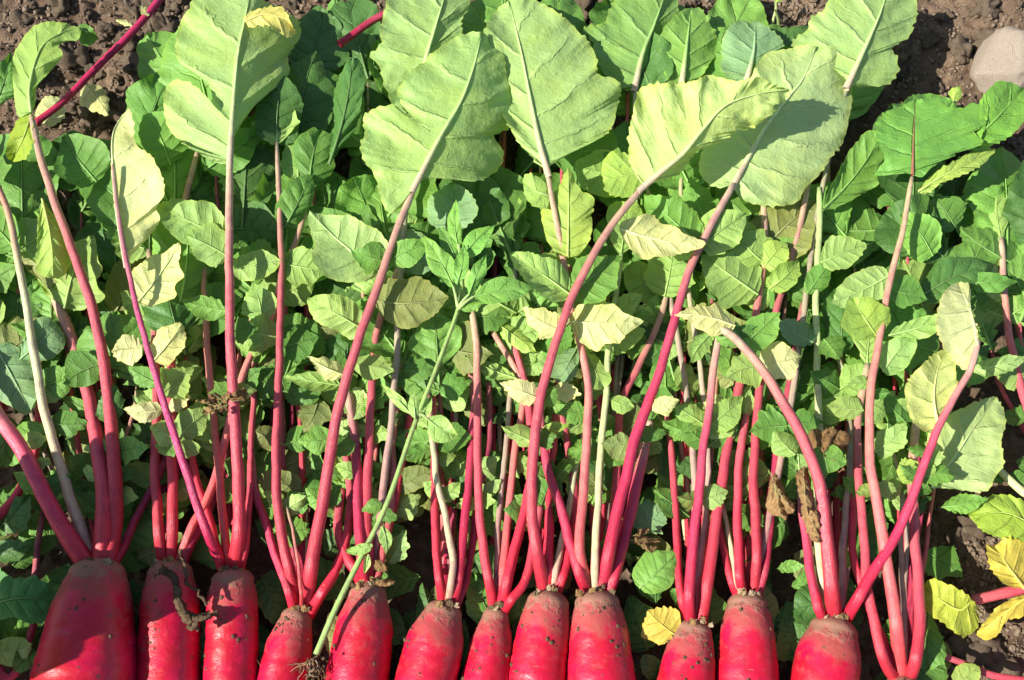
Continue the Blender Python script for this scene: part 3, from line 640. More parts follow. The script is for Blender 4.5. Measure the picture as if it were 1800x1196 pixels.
# pale leaf above the tallest stem
big(s3b, [(404, 288), (409, 200), (418, 100), (430, 38), (440, -16)],
    [(385, 288), (351, 271), (321, 251), (301, 231), (290, 205), (286, 174), (294, 150), (314, 140), (345, 152), (372, 176), (362, 140), (328, 120), (309, 100), (308, 77), (316, 40), (334, 12), (345, -12), (400, -25)],
    [(410, 200), (420, 186), (448, 175), (470, 157), (505, 134), (507, 100), (522, 72), (527, 42), (500, 18), (462, 0)],
    'q', 0.105, 0.095, fold=(-0.10, -0.38), curl=(0, -0.2), arch=0.008, veins=5.5, teeth=(5, 16))
big(s3b, [(430, 38), (462, 26), (500, 34), (522, 58)], [(436, 22), (462, 12), (500, 16)], [(440, 50), (470, 46), (505, 66)], 'y', 0.108, 0.1, fold=(-0.1, -0.2), veins=4, ribw=4, T=60, K=9, color=(0.62, 0.58, 0.17))
# cream leaf folded along its rib
big(s3a, [(222, 460), (206, 370), (198, 290), (200, 230), (229, 189)],
    [(221, 440), (202, 360), (195, 280), (197, 232), (212, 205)],
    [(232, 448), (258, 420), (279, 388), (274, 366), (288, 340), (284, 312), (268, 274), (242, 256), (236, 240), (235, 215)],
    'c', 0.10, 0.075, fold=(-0.6, 0.0), arch=0.012, veins=5, teeth=(3, 16))
# centre leaf
big(s4c, [(729, 328), (774, 241), (811, 177), (834, 114), (847, 56)],
    [(707, 361), (684, 373), (667, 348), (655, 308), (640, 281), (633, 257), (640, 235), (637, 214), (650, 197), (672, 189), (696, 186), (716, 206), (704, 180), (697, 164), (707, 147), (712, 127), (740, 114), (756, 96), (777, 80), (801, 64), (823, 57)],
    [(760, 300), (790, 300), (822, 318), (847, 318), (876, 296), (885, 268), (868, 240), (895, 225), (901, 200), (896, 160), (890, 122), (882, 90), (868, 70)],
    'q', 0.118, 0.10, fold=(-0.10, -0.36), curl=(0.05, -0.25), arch=0.012, veins=5.5, teeth=(5, 16))
# leaf behind the centre leaf
b2 = st(5, [(655, 1012), (690, 720), (705, 480), (725, 260), (745, 118)], 18, 12, 'grey', 0.045, 0.07, layer=B_)
big(b2, [(740, 150), (750, 100), (765, 50), (785, -18)],
    [(700, 200), (682, 165), (665, 118), (650, 97), (669, 78), (667, 55), (676, 20), (690, -10), (740, -30)],
    [(765, 140), (790, 100), (813, 62), (815, 35), (828, 12), (818, -12)],
    'q', 0.075, 0.07, fold=(-0.05, -0.4), arch=0.006, veins=5, teeth=(5, 16))
# largest leaf
big(s9b, [(962, 301), (948, 251), (934, 184), (918, 100), (901, 27), (893, 2)],
    [(940, 285), (915, 258), (890, 215), (868, 160), (856, 105), (851, 66), (858, 40), (876, 15)],
    [(966, 275), (995, 270), (1021, 258), (1047, 247), (1069, 233), (1083, 207), (1092, 160), (1082, 138), (1052, 130), (1048, 102), (1035, 74), (1019, 57), (997, 36), (975, 18), (945, 2), (915, -4)],
    'l', 0.09, 0.075, fold=(-0.10, -0.06), curl=(0, -0.12), arch=0.008, veins=5.5, teeth=(5, 16), color=(0.41, 0.60, 0.20))
big(s9b, [(968, 345), (940, 335), (918, 320)], [(960, 365), (938, 362), (922, 345)], [(955, 318), (935, 305), (922, 308)], 'p', 0.088, 0.075, veins=3, ribw=5, T=50, K=9)
# leaf with the gathered, pointed tip
big(s8a, [(1132, 328), (1165, 300), (1200, 271), (1233, 231), (1274, 187), (1330, 166), (1388, 157)],
    [(1122, 312), (1105, 275), (1104, 235), (1110, 198), (1123, 160), (1148, 147), (1178, 145), (1220, 143), (1243, 134), (1267, 140), (1297, 142), (1328, 133), (1348, 142)],
    [(1165, 318), (1200, 300), (1222, 270), (1236, 252), (1267, 250), (1297, 232), (1320, 228), (1346, 212), (1366, 199), (1364, 187), (1380, 178)],
    'l', 0.132, 0.140, fold=(-0.16, -0.26), curl=(0.1, -0.2), arch=0.012, veins=5.5, teeth=(5, 16), rumple=0.005, color=(0.50, 0.64, 0.22))
# big leaf it shades
big(s9d, [(1290, 324), (1340, 234), (1387, 170), (1411, 140), (1436, 82)],
    [(1262, 330), (1240, 318), (1228, 290), (1238, 250), (1262, 215), (1290, 180), (1318, 140), (1332, 112), (1350, 92), (1387, 84), (1410, 78)],
    [(1296, 345), (1318, 358), (1345, 363), (1394, 357), (1415, 334), (1447, 301), (1463, 276), (1480, 255), (1492, 215), (1498, 164), (1491, 128), (1482, 102), (1465, 84)],
    'l', 0.088, 0.070, fold=(-0.06, -0.05), curl=(0, -0.25), arch=0.006, veins=5.5, teeth=(5, 16), color=(0.49, 0.66, 0.26))
# top right of centre
b3 = st(11, [(1325, 1046), (1392, 700), (1430, 420), (1462, 250), (1492, 145)], 17, 12, 'grey', 0.045, 0.06, layer=B_)
big(b3, [(1490, 150), (1518, 90), (1545, 30), (1562, -20)],
    [(1470, 120), (1440, 100), (1394, 82), (1402, 66), (1422, 50), (1425, 32), (1448, 16), (1462, -10), (1520, -30)],
    [(1515, 152), (1561, 147), (1579, 125), (1578, 102), (1568, 85), (1598, 62), (1602, 46), (1612, 28), (1606, -15)],
    'q', 0.07, 0.065, fold=(-0.05, -0.42), arch=0.008, veins=5.5, teeth=(5, 16))
b4 = st(10, [(1225, 1092), (1215, 760), (1160, 430), (1120, 260), (1116, 150)], 16, 11, 'grey', 0.042, 0.05, layer=B_)
big(b4, [(1116, 155), (1130, 95), (1150, 45), (1172, -18)],
    [(1095, 160), (1070, 138), (1050, 110), (1044, 74), (1026, 50), (1062, 40), (1070, 20), (1086, -8), (1130, -25)],
    [(1128, 150), (1146, 122), (1172, 70), (1192, 26), (1190, -12)], 'g', 0.05, 0.05, fold=(0.05, -0.45), arch=0.008, veins=5, color=(0.24, 0.43, 0.11))
b5 = st(10, [(1218, 1092), (1245, 800), (1205, 460), (1195, 260), (1200, 150)], 15, 10, 'grey', 0.042, 0.05, layer=B_)
big(b5, [(1198, 152), (1206, 90), (1215, 14)], [(1172, 142), (1163, 110), (1160, 72), (1178, 36), (1200, 18)],
    [(1222, 142), (1246, 112), (1262, 90), (1258, 55), (1244, 40), (1236, 16)], 'g', 0.055, 0.05, fold=(0.0, -0.25), veins=5, color=(0.24, 0.46, 0.10))
big(b5, [(1312, 145), (1325, 90), (1328, 38)], [(1285, 143), (1264, 122), (1267, 84), (1277, 58), (1295, 37)],
    [(1326, 130), (1345, 110), (1374, 88), (1376, 72), (1362, 58), (1345, 46)], 'b', 0.06, 0.055, fold=(-0.08, -0.15), veins=5)
# glossy green leaf seen from above, right
big(s13b, [(1604, 308), (1606, 241), (1609, 175)],
    [(1580, 300), (1541, 308), (1552, 280), (1543, 257), (1537, 221), (1553, 197), (1572, 190), (1596, 180)],
    [(1622, 310), (1651, 288), (1695, 262), (1730, 251), (1714, 232), (1733, 217), (1728, 196), (1713, 181), (1690, 191), (1658, 187), (1640, 174)],
    'g', 0.095, 0.07, upper=True, fold=(-0.22, 0.02), veins=5, arch=0.006, color=(0.14, 0.33, 0.06), ribcol=(0.33, 0.12, 0.075), ribw=8)
big(s13b, [(1690, 262), (1745, 215), (1800, 155)], [(1725, 240), (1733, 200), (1722, 181), (1742, 154), (1764, 143)],
    [(1720, 266), (1748, 254), (1782, 237), (1800, 212), (1815, 180)], 'g', 0.085, 0.07, upper=True, fold=(0.05, -0.2), veins=4, ribw=9, color=(0.18, 0.40, 0.06))
big(s13b, [(1612, 338), (1660, 308), (1705, 286), (1750, 262)], [(1640, 302), (1690, 276), (1735, 256)], [(1632, 342), (1656, 321), (1686, 308), (1720, 294)],
    'l', 0.085, 0.072, upper=True, fold=(-0.1, 0.1), veins=4, ribw=7, T=60, K=9)
# curled leaf far left
big(s1d, [(54, 198), (52, 150), (72, 85), (108, 58), (143, 48)], [(32, 203), (24, 165), (23, 120), (28, 92), (44, 62), (62, 46), (88, 38), (116, 40)],
    [(62, 185), (66, 150), (96, 118), (110, 98), (102, 82), (120, 72), (138, 70)], 'l', 0.088, 0.085, fold=(-0.25, -0.1), arch=0.012, veins=5, ribw=8, teeth=(2.5, 16), color=(0.32, 0.50, 0.12))
big(s1d, [(55, 200), (42, 240), (20, 286)], [(34, 204), (18, 235), (9, 270)], [(60, 235), (56, 268), (42, 284)], 'l', 0.083, 0.06, fold=(-0.2, -0.1), veins=4, ribw=6, T=50, K=8, color=(0.30, 0.42, 0.04))
big(s1d, [(138, 48), (155, 58), (173, 70)], [(146, 40), (160, 50)], [(140, 75), (158, 82)], 'm', 0.08, 0.06, veins=3, ribw=3, T=40, K=7)
# cream leaf at the right with the long crossing stem
big(s12c, [(1718, 605), (1712, 570), (1702, 535), (1684, 497)], [(1700, 648), (1682, 641), (1664, 618), (1650, 587), (1645, 560), (1652, 530), (1666, 506)],
    [(1722, 603), (1716, 575), (1704, 545), (1703, 500)], 'c', 0.115, 0.08, fold=(-0.1, -0.6), arch=0.005, veins=5, ribw=10, color=(0.58, 0.62, 0.30))
big(s12c, [(1650, 752), (1642, 700), (1650, 645), (1672, 610)], [(1628, 763), (1608, 748), (1597, 728), (1590, 694), (1596, 670), (1616, 645), (1640, 622)],
    [(1666, 712), (1682, 688), (1680, 647), (1682, 622)], 'c', 0.098, 0.08, fold=(-0.05, -0.1), veins=5, ribw=8, color=(0.55, 0.62, 0.22))
s14l = STEMS[-2][0]
big(s14l, [(1638, 858), (1680, 800), (1712, 752), (1752, 698)], [(1632, 820), (1630, 770), (1655, 742), (1684, 720), (1735, 700)],
    [(1665, 858), (1702, 861), (1735, 862), (1749, 839), (1766, 816), (1762, 775), (1770, 748), (1766, 720)], 'p', 0.055, 0.05, fold=(-0.05, 0.05), veins=5, ribw=8, color=(0.44, 0.58, 0.22))
# yellowing leaves at the bare soil
big(s14, [(1708, 1056), (1690, 1072), (1664, 1062), (1620, 1030)], [(1720, 1098), (1700, 1117), (1685, 1116), (1658, 1096), (1630, 1076)], [(1725, 1078), (1702, 1047), (1668, 1028), (1640, 1018)],
    'l', 0.045, 0.035, fold=(-0.1, 0.1), veins=5, ribw=8, color=(0.46, 0.52, 0.06))
big(s14, [(1800, 1034), (1775, 1000), (1748, 960)], [(1770, 1028), (1744, 1000), (1734, 960)], [(1812, 990), (1800, 952), (1766, 943)], 'y', 0.055, 0.05, fold=(-0.1, -0.2), veins=5, ribw=8)
big(s14, [(1820, 1040), (1770, 1075), (1716, 1116)], [(1800, 1046), (1758, 1064), (1735, 1088)], [(1805, 1078), (1770, 1092), (1752, 1118), (1730, 1124)], 'y', 0.05, 0.03, fold=(0.1, -0.2), veins=4, ribw=6)
big(s14, [(1860, 960), (1780, 905), (1700, 905)], [(1830, 975), (1780, 955), (1730, 935)], [(1830, 900), (1770, 870), (1720, 880)], 'l', 0.05, 0.04, upper=True, fold=(0, -0.2), veins=5, ribw=8, color=(0.30, 0.44, 0.06))

# ------------------------------------------------------------------ traced smaller leaves: base x,y, tip x,y, half width, tone, height, upper?, shape
LV = [
 (74,350,88,490,32,'l',.075,0,'ob'), (242,532,312,424,38,'c',.088,0,'rd'), (250,616,196,620,28,'c',.075,0,'rd'), (270,634,318,568,28,'c',.078,0,'rd'),
 (286,722,217,716,21,'c',.072,0,'ov'), (296,722,336,692,14,'c',.074,0,'ov'), (398,548,318,526,22,'g',.08,0,'ov'), (410,472,498,458,28,'p',.07,0,'rd'),
 (462,566,442,498,28,'p',.058,0,'rd'), (412,602,463,608,22,'p',.06,0,'ov'), (400,420,270,358,40,'p',.085,0,'rd'), (176,640,112,678,30,'m',.062,0,'rd'),
 (184,742,202,674,24,'d',.055,1,'rd'), (-8,610,52,728,40,'b',.05,0,'rd'), (35,632,100,570,38,'b',.05,0,'ob'), (640,580,540,524,34,'p',.085,0,'rd'),
 (672,480,548,366,58,'q',.095,0,'rd'), (660,530,788,516,42,'o',.085,0,'rd'), (618,640,694,654,24,'p',.075,0,'ov'), (606,660,541,624,18,'c',.072,0,'rd'),
 (600,678,498,662,18,'p',.06,0,'ov'), (992,585,918,536,26,'c',.095,0,'rd'), (1004,566,1132,562,37,'c',.10,0,'rd'), (950,702,878,672,22,'c',.085,0,'ov'),
 (968,686,1022,694,22,'c',.085,0,'ov'), (1030,612,1064,682,22,'p',.062,0,'ob'), (1014,612,984,672,24,'b',.055,0,'ob'), (1146,722,1195,704,21,'c',.085,0,'ov'),
 (1072,702,1116,714,16,'p',.062,0,'ov'), (1034,730,1000,760,18,'p',.06,0,'rd'), (908,666,814,622,14,'p',.055,0,'ov'), (878,572,942,620,18,'l',.06,0,'ov'),
 (954,752,1002,744,11,'l',.075,0,'ov'), (1168,522,1184,432,46,'p',.058,0,'rd'), (1088,402,1242,422,34,'c',.108,0,'rd'), (1052,450,1062,532,28,'l',.085,0,'rd'),
 (998,452,998,294,40,'l',.1,0,'rd'), (1332,518,1233,448,46,'p',.072,0,'rd'), (1342,462,1298,402,38,'p',.075,0,'rd'), (1342,470,1384,428,28,'l',.074,0,'rd'),
 (1352,508,1402,456,24,'l',.07,0,'rd'), (1292,573,1184,560,25,'c',.118,0,'rh'), (1564,484,1460,528,36,'q',.072,0,'rd'), (1540,590,1498,524,38,'l',.085,0,'rd'),
 (1562,590,1680,548,20,'p',.085,0,'ov'), (1448,596,1476,634,28,'g',.062,0,'rd'), (1430,602,1372,560,22,'b',.062,0,'rd'), (1418,518,1466,454,22,'g',.065,0,'ov'),
 (1442,462,1528,430,29,'p',.065,0,'rd'), (1338,642,1408,624,34,'c',.095,0,'rd'), (1342,640,1278,668,32,'p',.09,0,'rd'), (1518,722,1448,714,19,'p',.06,0,'ov'),
 (1552,654,1614,592,25,'q',.07,0,'rd'), (1704,652,1812,624,18,'q',.07,0,'ov'), (1540,796,1593,744,22,'q',.062,0,'rd'), (1398,800,1362,756,20,'p',.07,0,'rd'),
 (1248,588,1216,640,18,'p',.062,0,'rd'), (1242,730,1268,692,16,'c',.055,0,'rd'), (1602,850,1584,806,20,'l',.058,0,'rd'), (1364,1000,1414,996,13,'g',.035,1,'ov'),
 (1124,1034,1190,968,34,'g',.04,1,'rd'), (1186,1116,1140,1072,34,'y',.04,0,'rd'), (1120,930,1176,880,32,'b',.03,0,'rd'), (690,900,738,868,24,'q',.03,0,'rd'),
 (684,990,712,930,20,'q',.028,0,'rd'), (694,860,760,826,24,'o',.035,0,'rd'), (0,930,54,868,34,'d',.035,1,'rd'), (-20,975,58,950,22,'d',.045,1,'ov'),
 (-10,1150,56,1130,24,'q',.035,0,'rd'), (1680,1206,1722,1172,26,'l',.03,0,'rd'), (1366,1090,1432,1110,36,'d',.02,1,'rd'), (510,640,560,560,30,'m',.035,0,'rd'),
 (525,320,530,234,27,'p',.07,0,'rd'), (500,400,548,306,30,'m',.065,1,'rd'), (1447,368,1542,234,38,'g',.062,0,'ob'), (880,400,868,330,34,'p',.06,0,'rd'),
 (790,402,792,320,40,'b',.07,0,'rd'), (1100,310,1010,290,44,'p',.07,0,'rd'), (1150,300,1060,320,40,'l',.075,0,'ob'), (1240,390,1215,310,34,'g',.06,0,'rd'),
 (1290,390,1320,450,26,'p',.06,0,'rd'), (640,470,600,400,30,'m',.04,0,'rd'), (690,420,760,470,36,'b',.06,0,'rd'), (1700,500,1790,500,20,'m',.075,1,'ov'),
 (1620,520,1740,470,36,'d',.06,1,'rd'), (1640,450,1580,380,36,'g',.065,1,'rd'), (1680,400,1640,340,34,'m',.055,1,'rd'), (1480,1000,1500,960,12,'l',.04,0,'ov'),
 (1655,892,1738,872,18,'g',.05,1,'ov'), (1560,880,1590,840,16,'q',.045,0,'rd'), (225,560,285,545,26,'p',.045,0,'rd'), (95,680,70,700,20,'p',.05,0,'rd'),
 (40,780,85,770,18,'p',.05,0,'ov'), (150,240,60,330,44,'d',.045,0,'rd'), (170,320,110,240,50,'m',.055,0,'rd'), (360,300,470,230,40,'m',.06,0,'rd'), (300,290,250,200,46,'g',.055,0,'rd'),
 (420,340,390,290,28,'g',.05,1,'rd'), (1160,1190,1130,1150,18,'d',.02,1,'rd'), (330,620,345,570,20,'p',.045,0,'rd'), (470,640,520,600,24,'p',.04,0,'rd'), (560,700,530,760,26,'o',.04,0,'rd'),
 (845,640,880,600,24,'g',.04,0,'rd'), (770,640,812,690,24,'m',.035,0,'rd'), (1130,640,1170,600,26,'m',.04,0,'rd'), (1200,640,1220,700,22,'p',.04,0,'rd'), (1560,730,1600,700,20,'p',.045,0,'rd'),
 (578,290,612,100,26,'d',.07,1,'ob'), (520,250,560,90,60,'d',.045,1,'rd'), (486,256,502,130,46,'d',.07,1,'rd'), (60,1140,25,1180,22,'m',.03,1,'rd'), (120,870,92,850,16,'p',.04,0,'ov'), (145,850,95,905,18,'m',.03,1,'ov')]
for bx, by, tx, ty, wd, tn, z, up, sh in LV:
    s_ = nearest_stem(bx, by); zz = min(z, zat(s_, bx, by)+0.006) if math.hypot(tx-bx, ty-by) < 170 and z > 0.05 else z
    simple_leaf(bx, by, tx, ty, wd, max(zz, z*0.8), s_, tn, bool(up), shape=sh, T=44)
# big toothed dark leaf at the lower left
big(STEMS[[i for i, q in enumerate(STEMS) if q[2] is PL[0]][3]][0], [(-15, 1062), (30, 1052), (70, 1052), (97, 1058)], [(-5, 1000), (22, 1012), (60, 1013), (82, 1028)], [(0, 1090), (20, 1084), (52, 1095), (84, 1094)], 'm', 0.055, 0.05, upper=True, veins=5, ribw=6, teeth=(5, 22), color=(0.085, 0.25, 0.06))

# ------------------------------------------------------------------ each radish's lower leaves: darker, deeper in the heap, on their own stems
order = [0, 1, 2, 3, 4, 5, 6, 7, 8, 9, 10, 11, 12, 13, 14]
cpx = {0: (-60, 1010), 1: (172, 985), 2: (300, 985), 3: (410, 1000), 4: (527, 1064), 5: (650, 1016), 6: (786, 1056), 7: (874, 1064), 8: (966, 1036), 9: (1048, 1038), 10: (1222, 1090), 11: (1314, 1040), 12: (1470, 1086), 13: (1588, 1186), 14: (1895, 1000)}
def ytop(x):
    return float(np.interp(x, [-100, 190, 230, 270, 420, 560, 640, 820, 850, 1000, 1180, 1260, 1400, 1500, 1560, 1640, 1800, 1900], [250, 235, 215, 60, 30, 10, 10, 0, -40, -40, -40, -30, 10, 60, 150, 180, 290, 350]))
tips = []
for gxx in np.linspace(-40, 1840, 21):
    for gyy in (-5, 60, 130, 215, 300, 385, 470, 555):
        x = gxx+rnd.uniform(-40, 40); y = gyy+rnd.uniform(-45, 45)
        if y-10 > ytop(x): tips.append((x, y))
rnd.shuffle(tips)
cnt = {k: 0 for k in order}
for x, y in tips:
    k = min(order, key=lambda q: abs(cpx[q][0]-x)+cnt[q]*26); cnt[k] += 1
    cx, cy = cpx[k]
    L = rnd.uniform(125, 205)*(0.72 if y > 430 else 1); ang = rnd.gauss(0, 0.45)
    bx, by = x-math.sin(ang)*L*0.3, y+math.cos(ang)*L*0.75
    deep = 0.012+0.040*rnd.random()
    mx = cx+(bx-cx)*rnd.uniform(0.3, 0.6)+rnd.uniform(-25, 25)
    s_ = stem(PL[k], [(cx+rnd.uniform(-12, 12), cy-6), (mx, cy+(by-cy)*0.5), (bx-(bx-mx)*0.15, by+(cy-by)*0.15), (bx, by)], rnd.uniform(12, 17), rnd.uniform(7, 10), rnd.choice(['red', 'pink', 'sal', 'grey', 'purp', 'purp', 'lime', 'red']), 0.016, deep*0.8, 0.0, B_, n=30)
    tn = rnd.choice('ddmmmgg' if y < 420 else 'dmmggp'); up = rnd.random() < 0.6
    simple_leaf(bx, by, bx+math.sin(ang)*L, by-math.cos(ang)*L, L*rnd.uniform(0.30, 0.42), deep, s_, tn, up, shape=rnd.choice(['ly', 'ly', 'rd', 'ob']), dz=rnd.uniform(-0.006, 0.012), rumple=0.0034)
# the remaining front stems end in leaves too
bases = [(404,288),(222,460),(729,328),(962,301),(1132,328),(1290,324),(1603,312),(55,205),(1720,600),(198,290),(1708,1056),(1640,860),(20,1062),(503,890),(1342,350),(1422,320),(1440,330),(1264,585),(1266,578),(348,265),(365,360)]
for o, px, pl, ly, z in [q for q in STEMS if q[3] == F_]:
    x, y = px[-1]
    if min(math.hypot(x-a, y-b) for a, b in bases) < 30: continue
    d = px[-1]-px[-6]; d = d/np.linalg.norm(d); L = rnd.uniform(70, 115)*(0.75 if y > 650 else 1)
    simple_leaf(x-d[0]*4, y-d[1]*4, x+d[0]*L, y+d[1]*L, L*rnd.uniform(0.30, 0.42), float(z[-1]), o, rnd.choice('mgpmdq'), rnd.random() < 0.5, shape=rnd.choice(['ob', 'rd', 'rh']), dz=rnd.uniform(-0.012, 0.004))
# lowest leaves, pressed down on the soil under the stems
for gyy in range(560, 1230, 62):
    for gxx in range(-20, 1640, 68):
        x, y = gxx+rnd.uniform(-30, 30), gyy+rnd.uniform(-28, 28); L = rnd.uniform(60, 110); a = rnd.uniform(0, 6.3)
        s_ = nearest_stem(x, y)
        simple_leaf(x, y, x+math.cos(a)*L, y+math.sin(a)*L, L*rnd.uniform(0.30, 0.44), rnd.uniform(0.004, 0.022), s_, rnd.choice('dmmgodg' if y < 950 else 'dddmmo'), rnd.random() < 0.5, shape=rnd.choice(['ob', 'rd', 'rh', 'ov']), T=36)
# pairs of small leaflets down the stems
backs = [q for q in STEMS if q[3] == B_]; fronts = [q for q in STEMS if q[3] == F_]
def leaflet_run(q, n, y0, y1, tones, l0, l1, dz):
    o, px, pl, ly, z = q
    for _ in range(n):
        idx = [i for i in range(len(px)) if y0 < px[i][1] < y1]
        if not idx: return
        i = rnd.choice(idx); L0 = rnd.uniform(l0, l1)*float(np.interp(px[i][1], [450, 900], [1.2, 0.5])); lift = rnd.uniform(-0.15, 0.8)
        for sg in ((-1, 1) if rnd.random() < 0.75 else (rnd.choice((-1, 1)),)):
          j_ = min(len(px)-1, max(0, i+rnd.choice((0, 0, 1)))); x, y = px[j_]; L = L0*rnd.uniform(0.75, 1.1)
          tx, ty = x+sg*L*rnd.uniform(0.7, 1), y-L*(lift+rnd.uniform(-0.2, 0.2))
          simple_leaf(x, y, tx, ty, L*rnd.uniform(0.26, 0.42), max(0.012, float(z[i])+dz), o, rnd.choice(tones), rnd.random() < 0.22, shape=rnd.choice(['ov', 'rd', 'rh']), T=26, dz=rnd.uniform(-0.008, 0.012))
for q in backs: leaflet_run(q, 1, 400, 930, 'gmmdgpo', 85, 140, 0.012)
for q in fronts: leaflet_run(q, 3, 430, 900, 'pgpmgmpgq', 58, 118, -0.008)

# ------------------------------------------------------------------ torn-off magenta stem lying on the soil, top left
tp = P(175, 115, 0.0)
ls = thing('loose_stem', 'bright magenta leaf stalk lying slantwise on the bare soil', 'plant stalk', (tp.x, tp.y, 0.0))
lo = stem(ls, [(60, 218), (108, 182), (150, 140), (182, 108), (232, 58), (292, -14)], 15, 18, 'hotu', 0.03, 0.022, 0, 'loose')
simple_leaf(262, 28, 248, 8, 8, 0.026, lo, 'c', shape='ov', ribw=1, T=24); simple_leaf(232, 46, 202, 36, 4, 0.026, lo, 'c', shape='ov', ribw=1, T=24)
simple_leaf(110, 182, 60, 205, 22, 0.012, lo, 'c', shape='rd', name='leaf', fold=(0, 0)); simple_leaf(150, 150, 190, 205, 22, 0.012, lo, 'c', shape='rd', fold=(0, 0))
tp = P(640, 35, 0.0)
ls2 = thing('loose_stem', 'short red stalk end showing on soil between two pale leaves', 'plant stalk', (tp.x, tp.y, 0.0))
stem(ls2, [(596, 78), (632, 52), (655, 36), (690, 18), (730, -5)], 17, 18, 'purp', 0.055, 0.06, 0, 'loose')

# ------------------------------------------------------------------ the weed laid across the radishes
wp = P(550, 1160, 0.0)
wd_ = thing('weed_plant', 'green weed with hairy stem and opposite leaves lying across the radish stems', 'weed', (wp.x, wp.y, 0.0))
def gstem(plant, pts, w0, w1, z0, z1, colr, name='stem', n=50, arch=0.0):
    px = catmull(pts, n); t = np.linspace(0, 1, n); z = z0+(z1-z0)*t+arch*4*t*(1-t)
    v, f, u = tube(PN(px, z), (w0+(w1-w0)*t)*0.5*MPP(*px[n//2], z0), 10, False, 0.05)
    col = np.tile(np.array(colr), (len(v), 1))
    o = mesh_obj(name, v, f, ['stem_skin'], plant, uv=u, col=col); return o, px, z
ws, wpx, wz = gstem(wd_, [(556, 1150), (590, 1070), (632, 985), (665, 920), (690, 860), (720, 770), (738, 722), (770, 640), (806, 540), (812, 480), (806, 430)], 10.5, 6.5, 0.065, 0.118, (0.30, 0.40, 0.11))
# fine hairs on the stem
hv, hf, hb = [], [], 0
W3 = PN(wpx, wz)
for _ in range(420):
    i = rnd.randint(8, 48); p = W3[i]; a = rnd.uniform(0, math.pi*2); dr = np.array([math.cos(a), 0.4*math.sin(a), abs(math.sin(a))])*rnd.uniform(0.003, 0.0052); e = np.array([0.00012, 0.00012, 0])
    hv.append(np.array([p-e, p+e, p+dr])); hf.append(np.array([[0, 1, 2]])+hb); hb += 3
hr = mesh_obj('stem_hair', np.vstack(hv), np.vstack(hf), ['root_fibre'], ws); hr['kind'] = 'stuff'
for bx, by, tx, ty, wv, z, tn in [(797, 505, 741, 414, 24, .12, 'g'), (803, 500, 812, 430, 12, .125, 'g'), (824, 518, 859, 448, 15, .122, 'g'), (832, 522, 940, 511, 25, .122, 'g'),
                                 (812, 452, 872, 398, 18, .118, 'g'), (806, 440, 806, 350, 14, .115, 'g'), (800, 452, 770, 400, 15, .112, 'm'), (812, 545, 850, 532, 8, .115, 'g'),
                                 (730, 738, 724, 690, 11, .1, 'p'), (738, 736, 760, 694, 11, .1, 'p'), (750, 736, 809, 764, 23, .1, 'p'), (724, 730, 668, 676, 9, .095, 'p'),
                                 (672, 925, 676, 975, 12, .085, 'p'), (655, 960, 606, 968, 10, .085, 'p'), (648, 975, 640, 1010, 6, .08, 'p')]:
    simple_leaf(bx, by, tx, ty, wv, z, wd_, tn, True, shape='ov', teeth=(0.7, 12), veins=3, fold=(0.12, -0.12), T=40, ribw=4, name='leaf', dz=rnd.uniform(-0.01, 0.006))
for bx, by, ex, ey in [(797, 505, 805, 540), (824, 518, 806, 542), (832, 522, 806, 544), (750, 736, 737, 728)]:
    gstem(wd_, [(ex, ey), ((bx+ex)/2, (by+ey)/2-2), (bx, by)], 7, 4, 0.115 if ey < 600 else 0.1, 0.12 if ey < 600 else 0.1, (0.38, 0.47, 0.16), name='leaf_stalk', n=10)
for i in range(14):                                             # fibrous root with soil
    p = np.array(P(552, 1156, 0.06)); hp = [p]; dr = np.array([rnd.uniform(-0.8, 0.8), -1, rnd.uniform(-0.7, 0.4)])
    for s_ in range(6): dr = dr+np.array([rnd.uniform(-.9, .9), rnd.uniform(-.7, .5), rnd.uniform(-.7, .5)]); dr /= np.linalg.norm(dr); hp.append(hp[-1]+dr*0.0042)
    v, f, u = tube(catmull(hp, 16), np.linspace(0.0008, 0.00025, 16), 5, False); mesh_obj('rootlet', v, f, ['dry_leaf' if i % 2 else 'root_fibre'], wd_)
vs_, fs_, b0 = [], [], 0
for _ in range(70):
    p = np.array(P(552+rnd.gauss(0, 9), 1172+rnd.gauss(0, 12), 0.06+rnd.gauss(0, 0.004))); v, f = rnd.choice(tiny); vs_.append(v*rnd.uniform(0.0006, 0.0019)+p); fs_.append(f+b0); b0 += len(v)
q_ = mesh_obj('clinging_soil', np.vstack(vs_), np.vstack(fs_), ['dark_withered'], wd_); q_['kind'] = 'stuff'
# tiny sprouts growing at the edge of the bed
def sprout(px, py, label, spec, group=None):
    p0 = P(px, py, 0); z0 = soil_height(p0.x, p0.y)
    t = thing('seedling', label, 'seedling', (p0.x, p0.y, z0))
    for pts, leaves in spec:
        o, _, _ = gstem(t, pts, 6, 4, max(0.001, z0), 0.04, (0.42, 0.46, 0.18), n=16)
        for l in leaves: simple_leaf(*l, o, 'l', True, shape='ov', T=24)
sprout(1362, 62, 'thin pale green seedling standing in the soil behind the leaves', [([(1357, 60), (1358, 40), (1364, 15), (1362, -12)], [(1362, 0, 1352, -14, 5, .04), (1364, 6, 1374, -8, 5, .04)]), ([(1368, 60), (1368, 36), (1363, 18)], [(1372, 58, 1396, 52, 4, .02)])])
sprout(1672, 190, 'small green seedling leaf poking up beside the glossy green leaf', [([(1674, 192), (1676, 180), (1678, 172)], [(1676, 178, 1690, 152, 12, .045)])])

